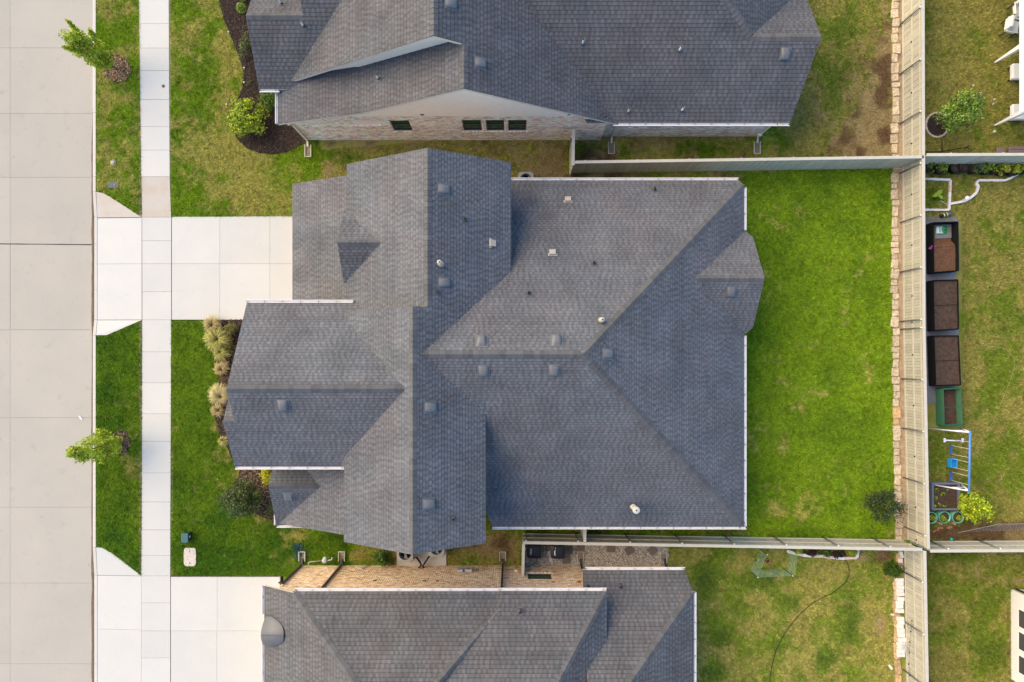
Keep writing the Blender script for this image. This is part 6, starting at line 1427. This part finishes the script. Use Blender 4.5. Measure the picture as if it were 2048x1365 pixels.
T = empty('electric_boxes', Vector((-2.35, yw+.1, 0)), 'two small grey electric boxes with conduit on the buff wall', 'electric box')
for x0, w_, z0 in ((-2.62, .26, .85), (-2.28, .36, .80)): mb = MB(); mb.bevbox((x0, yw+.018, z0), (x0+w_, yw+.15, z0+.34), .012); mb.build('box', m_gas, T)
mb = MB(); mb.tube([(-2.42, yw+.06, 0), (-2.42, yw+.06, .85)], .02, 8); mb.build('conduit', m_post, T); mb = MB(); mb.box((-2.16, yw+.152, .95), (-2.06, yw+.156, 1.03)); mb.build('hatch', m_black, T)
mb = MB(); mb.box((-7.55, yw+.015, .55), (-7.33, yw+.10, .66)); mb.box((-7.47, yw+.02, .40), (-7.43, yw+.06, .548)); mb.tube([(-7.3, yw+.05, .6), (-7.25, yw+.05, .05)], .015, 6); thing1(mb, 'hose_bib', m_gas, 'small grey hose tap box on the buff wall right of the second downspout', 'tap')
mb = MB(); mb.bevbox((.12, yw+.015, .85), (.28, yw+.09, 1.05), .015); thing1(mb, 'outlet_cover', m_white, 'small white outlet cover on the buff wall left of the fence stub', 'outlet cover')
mb = MB(); mb.bevbox((-9.2, yw+.015, .45), (-9.06, yw+.05, .54), .008); thing1(mb, 'outlet_cover', m_white, 'tiny white outlet cover on the buff wall under the gas pipe', 'outlet cover')
# --- wire cage, clay pot, small plants, hose, block stacks (south yard)
T = empty('wire_cage', P(1545, 1120), 'green wire mesh cage on four black stakes below the side fence', 'wire cage'); m_gw = M('green coated wire', (.30,.50,.38), .5)
st = [P(1521,1096), P(1581,1100), P(1573,1137), P(1500,1140)]; hcage = 1.15
for s_ in (P(1518,1097), P(1577,1096), P(1499.5,1141), P(1567,1138)):
    mb = MB(); mb.tube([s_, s_+Vector((0,0,hcage))], .014, 6); mb.build('stake', m_black, T); mb = MB(); mb.tube([s_+Vector((0,0,hcage-.07)), s_+Vector((0,0,hcage+.02))], .02, 8); mb.build('tip', m_white, T)
cq = [P(1518,1097), P(1577,1096), P(1572,1138), P(1499.5,1141)]; mb = MB()
def strand(a, b_): mb.tube([a, b_], .0045, 4)
for i in range(4):
    a, b_ = cq[i], cq[(i+1)%4]
    if i == 0: continue
    for k in range(10): p = a.lerp(b_, k/9); strand(p, p+Vector((0,0,hcage*.92)))
    for k in range(1, 8): strand(a+Vector((0,0,hcage*.92*k/7)), b_+Vector((0,0,hcage*.92*k/7)))
mb.build('mesh', m_gw, T)
pot(1533, 1121, .11, .2, 'small clay pot lying inside the wire cage', None, M('terracotta', (.50,.22,.11), .8), seed=101)
pot(1508, 1117, .13, .22, 'green nursery pot with lime plant at the left side of the wire cage', LIME, m_teal, seed=102, ph=.25, k=7)
plant('twig_plant', P(1541, 1134), 'dry pinkish twig plant inside the wire cage', 'plant', clump_blobs(.2, .16, .03, .2, 6, 9, 103, .12), .035, [(.35,.22,.16),(.28,.2,.12)], 103)
mb = MB(); pts = [(1664,1114),(1682,1118),(1692,1124),(1697,1136),(1697,1150),(1691,1163),(1680,1174),(1664,1186),(1645,1195),(1625,1206),(1607,1221),(1592,1236),(1577,1255),(1564,1275),(1552,1300),(1544,1328),(1539,1360),(1536,1400)]
cv = []
for i in range(len(pts)-1):
    p0_, p1_, p2_, p3_ = [np.array(pts[min(max(j, 0), len(pts)-1)], float) for j in (i-1, i, i+1, i+2)]
    for t in (0, .33, .66): cv.append(tuple(.5*((2*p1_)+(-p0_+p2_)*t+(2*p0_-5*p1_+4*p2_-p3_)*t*t+(-p0_+3*p1_-3*p2_+p3_)*t**3)))
mb.tube([(*g(*p), .035) for p in cv], .019, 8); thing1(mb, 'garden_hose', M('black hose', (.022,.026,.02), .5), 'black garden hose curving over the dry yellow grass', 'hose')
wb_ = MB(); wb_.bevbox((-.5, -.5, 0), (.5, .5, 1), .03); wbm = wb_.mesh('block', m_paint)
def stack(py0, py1, pxl, pxr, lab, z=.2, n=None):
    a = P(pxl, py0, z); b_ = P(pxr, py1, z); T = empty('block_stack', ((a.x+b_.x)/2, (a.y+b_.y)/2, 0), lab, 'block stack', 'white block stacks by the fence')
    n = n or max(1, round((a.y-b_.y)/.2)); w_ = (b_.x-a.x); h_ = (a.y-b_.y)/n
    for i in range(n):
        for lv in range(2):
            o = place('block', wbm, T, ((a.x+b_.x)/2+random.uniform(-.03, .05), a.y-(i+.5)*h_, lv*.1), (0, 0, random.uniform(-.05, .05))); o.scale = (w_*random.uniform(.9, 1.0), h_*.95, .098)
stack(1157, 1172, 1793, 1806, 'white block stack just below the low green bush'); stack(1172, 1193, 1794, 1808, 'second white block stack below the green bush'); stack(1195, 1218, 1794, 1808, 'longest white block stack, third below the green bush'); stack(1219, 1227, 1794, 1807, 'single white block pair above the gap in the stacks')
stack(1235, 1258, 1796, 1809, 'white block stack just below the gap'); stack(1258, 1276, 1797, 1810, 'white block stack above the netting roll'); stack(1277, 1315, 1796, 1812, 'lowest white block stack under the grey netting')
for px, py, a_, s_, lab in ((1785,1229,-.15,(.21,.09,.08),'loose white block lying left of the gap in the stacks'),(1780,1334,-.9,(.24,.11,.09),'loose white block on the grass near the lower edge'),(1798,1120,.0,(.2,.2,.16),'pale square block at the fence corner'),(1800,1108,-1.3,(.32,.13,.18),'long white block leaning at the fence corner')):
    o = place('block', wbm, None, P(px, py), (0, 0, a_)); o.scale = s_; tag(o, lab, 'block')
mb = MB()
for i in range(60):
    p = P(1808+random.gauss(0, 3.5), 1296+random.gauss(0, 6), .35); q_ = Vector((random.uniform(-.15, .15), random.uniform(-.15, .15), random.uniform(-.08, .12))); mb.tube([p, p+q_*.6+Vector((0,0,.05)), p+q_], .004, 4)
o = thing1(mb, 'netting_roll', M('grey netting', (.40,.45,.50), .5), 'tangled grey netting on the lowest white block stack', 'netting'); o['kind'] = 'stuff'
mb = MB(); bp_ = [(1824,1243,.9),(1822,1264,.95),(1820,1285,.95),(1819,1306,.95),(1818,1329,.95),(1820,1352,.95)]; mb.tube([P(*p) for p in bp_], .006, 5)
T = empty('string_light', P(1820, 1300), 'string of black bulbs hung along the lower right fence', 'string light'); mb.build('wire', m_black, T)
for p in bp_: mb = MB(); c = P(*p); mb.lathe((c.x, c.y, c.z-.06), [(.02,0),(.035,.03),(.03,.06),(.015,.08)], 10); mb.build('bulb', m_black, T)
# --- small things at the front
m_green_ut = M('utility green', (.05,.13,.13), .45, .06, 6)
p = P(369.5, 1076, .45); T = empty('utility_box', (*g(376, 1071), 0), 'small teal green utility pedestal on the front lawn', 'utility box'); mb = MB(); mb.bevbox((p.x-.155, p.y-.22, 0), (p.x+.155, p.y+.20, .42), .012); mb.build('cabinet', M('utility dark green', (.018,.045,.042), .5), T)
mb = MB(); mb.bevbox((p.x-.175, p.y-.24, .42), (p.x+.165, p.y+.21, .47), .015); mb.build('lid', m_green_ut, T); mb = MB(); mb.box((p.x+.156, p.y-.03, .2), (p.x+.16, p.y+.05, .32)); mb.build('sticker', m_white, T)
mb = MB(); c = P(380.5, 1114); n = 40; po = []
for i in range(n):
    t = 2*math.pi*i/n; ca, sa = math.cos(t), math.sin(t); q_ = 1/(abs(ca)**6+abs(sa)**6)**(1/6.); wv = 1+.02*math.sin(9*t); po.append((c.x+ca*q_*.30*wv, c.y+sa*q_*.455*wv))
mb.prism(po, -.02, .05); T = mb.build('utility_cover', M('pinkish lid', (.60,.53,.49), .8, .05, 8, .1, 50)); tag(T, 'pale pinkish oblong utility cover on the front lawn', 'utility cover')
for dy in (.3, -.28): k_ = MB(); k_.box((c.x-.012, c.y+dy-.05, .0515), (c.x+.012, c.y+dy+.04, .0545)); k_.build('slot', m_black, T)
T = empty('meter_cover', P(227, 371), 'blue-grey rectangular meter cover in the upper verge', 'meter cover'); c = P(227, 371); mb = MB(); mb.bevbox((c.x-.25, c.y-.15, -.02), (c.x+.25, c.y+.15, .045), .015); mb.build('lid', M('meter lid', (.10,.125,.16), .6, .15, 9), T)
mb = MB(); mb.lathe((c.x+.1, c.y, .0455), [(.045,0),(.045,.006)], 12); mb.build('reader', M('meter lid grey', (.16,.19,.22), .6), T)
T = empty('valve_cover', P(227, 326), 'small round metal valve cover ringed by dead grass in the upper verge', 'valve cover'); c = P(227, 326); mb = MB(); mb.lathe((c.x, c.y, -.01), [(.15,0),(.15,.05),(.12,.055)], 18); mb.build('ring', M('valve ring', (.36,.31,.22), .9, .2), T); mb = MB(); mb.lathe((c.x, c.y, .0455), [(.10,0),(.10,.012),(.06,.018)], 14); mb.build('lid', M('valve iron', (.22,.23,.26), .5, .3, 20, metallic=.4), T)
c = P(327, 173); mb = MB(); mb.lathe((c.x, c.y, ZW-.01), [(.085,0),(.085,.014),(.07,.017)], 20); mb.lathe((c.x, c.y, ZW+.0072), [(.03,0),(.03,.005)], 10); thing1(mb, 'cleanout_cap', M('dark iron', (.10,.10,.11), .6, .2, 20), 'dark round cap set in the sidewalk', 'drain cap')
# dark teal netting in the side gap
mb = MB(); c = P(598, 1100)
for i in range(46):
    p = c+Vector((random.gauss(0, .12), random.gauss(0, .19), .05)); a_ = random.uniform(0, 6.28); r = random.uniform(.08, .2); e = Vector((math.cos(a_)*r, math.sin(a_)*r, random.uniform(.0, .07))); f = Vector((-e.y, e.x, 0))*.45; mb.add([p, p+e*.5+f, p+e, p+e*.5-f], [(0,1,2,3)])
thing1(mb, 'teal_netting', M('teal netting', (.008,.045,.06), .6), 'crumpled dark teal netting on the grass in the lower side gap', 'netting')['kind'] = 'stuff'
# leaf litter and litter on the street
mb = MB(); c = P(161, 836, ZS); mb.add([(c.x-.1, c.y+.08, ZS+.01), (c.x-.02, c.y+.1, ZS+.03), (c.x+.12, c.y-.08, ZS+.02), (c.x+.03, c.y-.1, ZS+.01)], [(0,3,2,1),(1,2,3,0)]); thing1(mb, 'paper_scrap', m_white, 'white paper scrap on the street near the lower tree', 'litter')
for px, py, lab in ((454,210,'small pale sprinkler head near the big bright shrub'),(458,65,'white pebble light at the mulch edge near the top'),(489,166,'yellowish path light at the mulch edge'),(489,137,'tiny white path light at the mulch edge')):
    c = P(px, py); mb = MB(); mb.lathe((c.x, c.y, 0), [(.04,0),(.045,.06),(.03,.09),(.01,.1)], 10); thing1(mb, 'path_light', M('pale plastic', (.66,.68,.6), .6), lab, 'path light')
# brick splash at far wall: white meter box on pale brick house corner
mb = MB(); mb.bevbox((12.02, 10.98, .55), (12.2, 11.13, .72), .02); thing1(mb, 'flood_light', m_white, 'small white flood light on the right end of the pale brick wall', 'light')
print('objects', len(bpy.data.objects), 'tris', sum(len(p.vertices)-2 for m in bpy.data.meshes for p in []) )
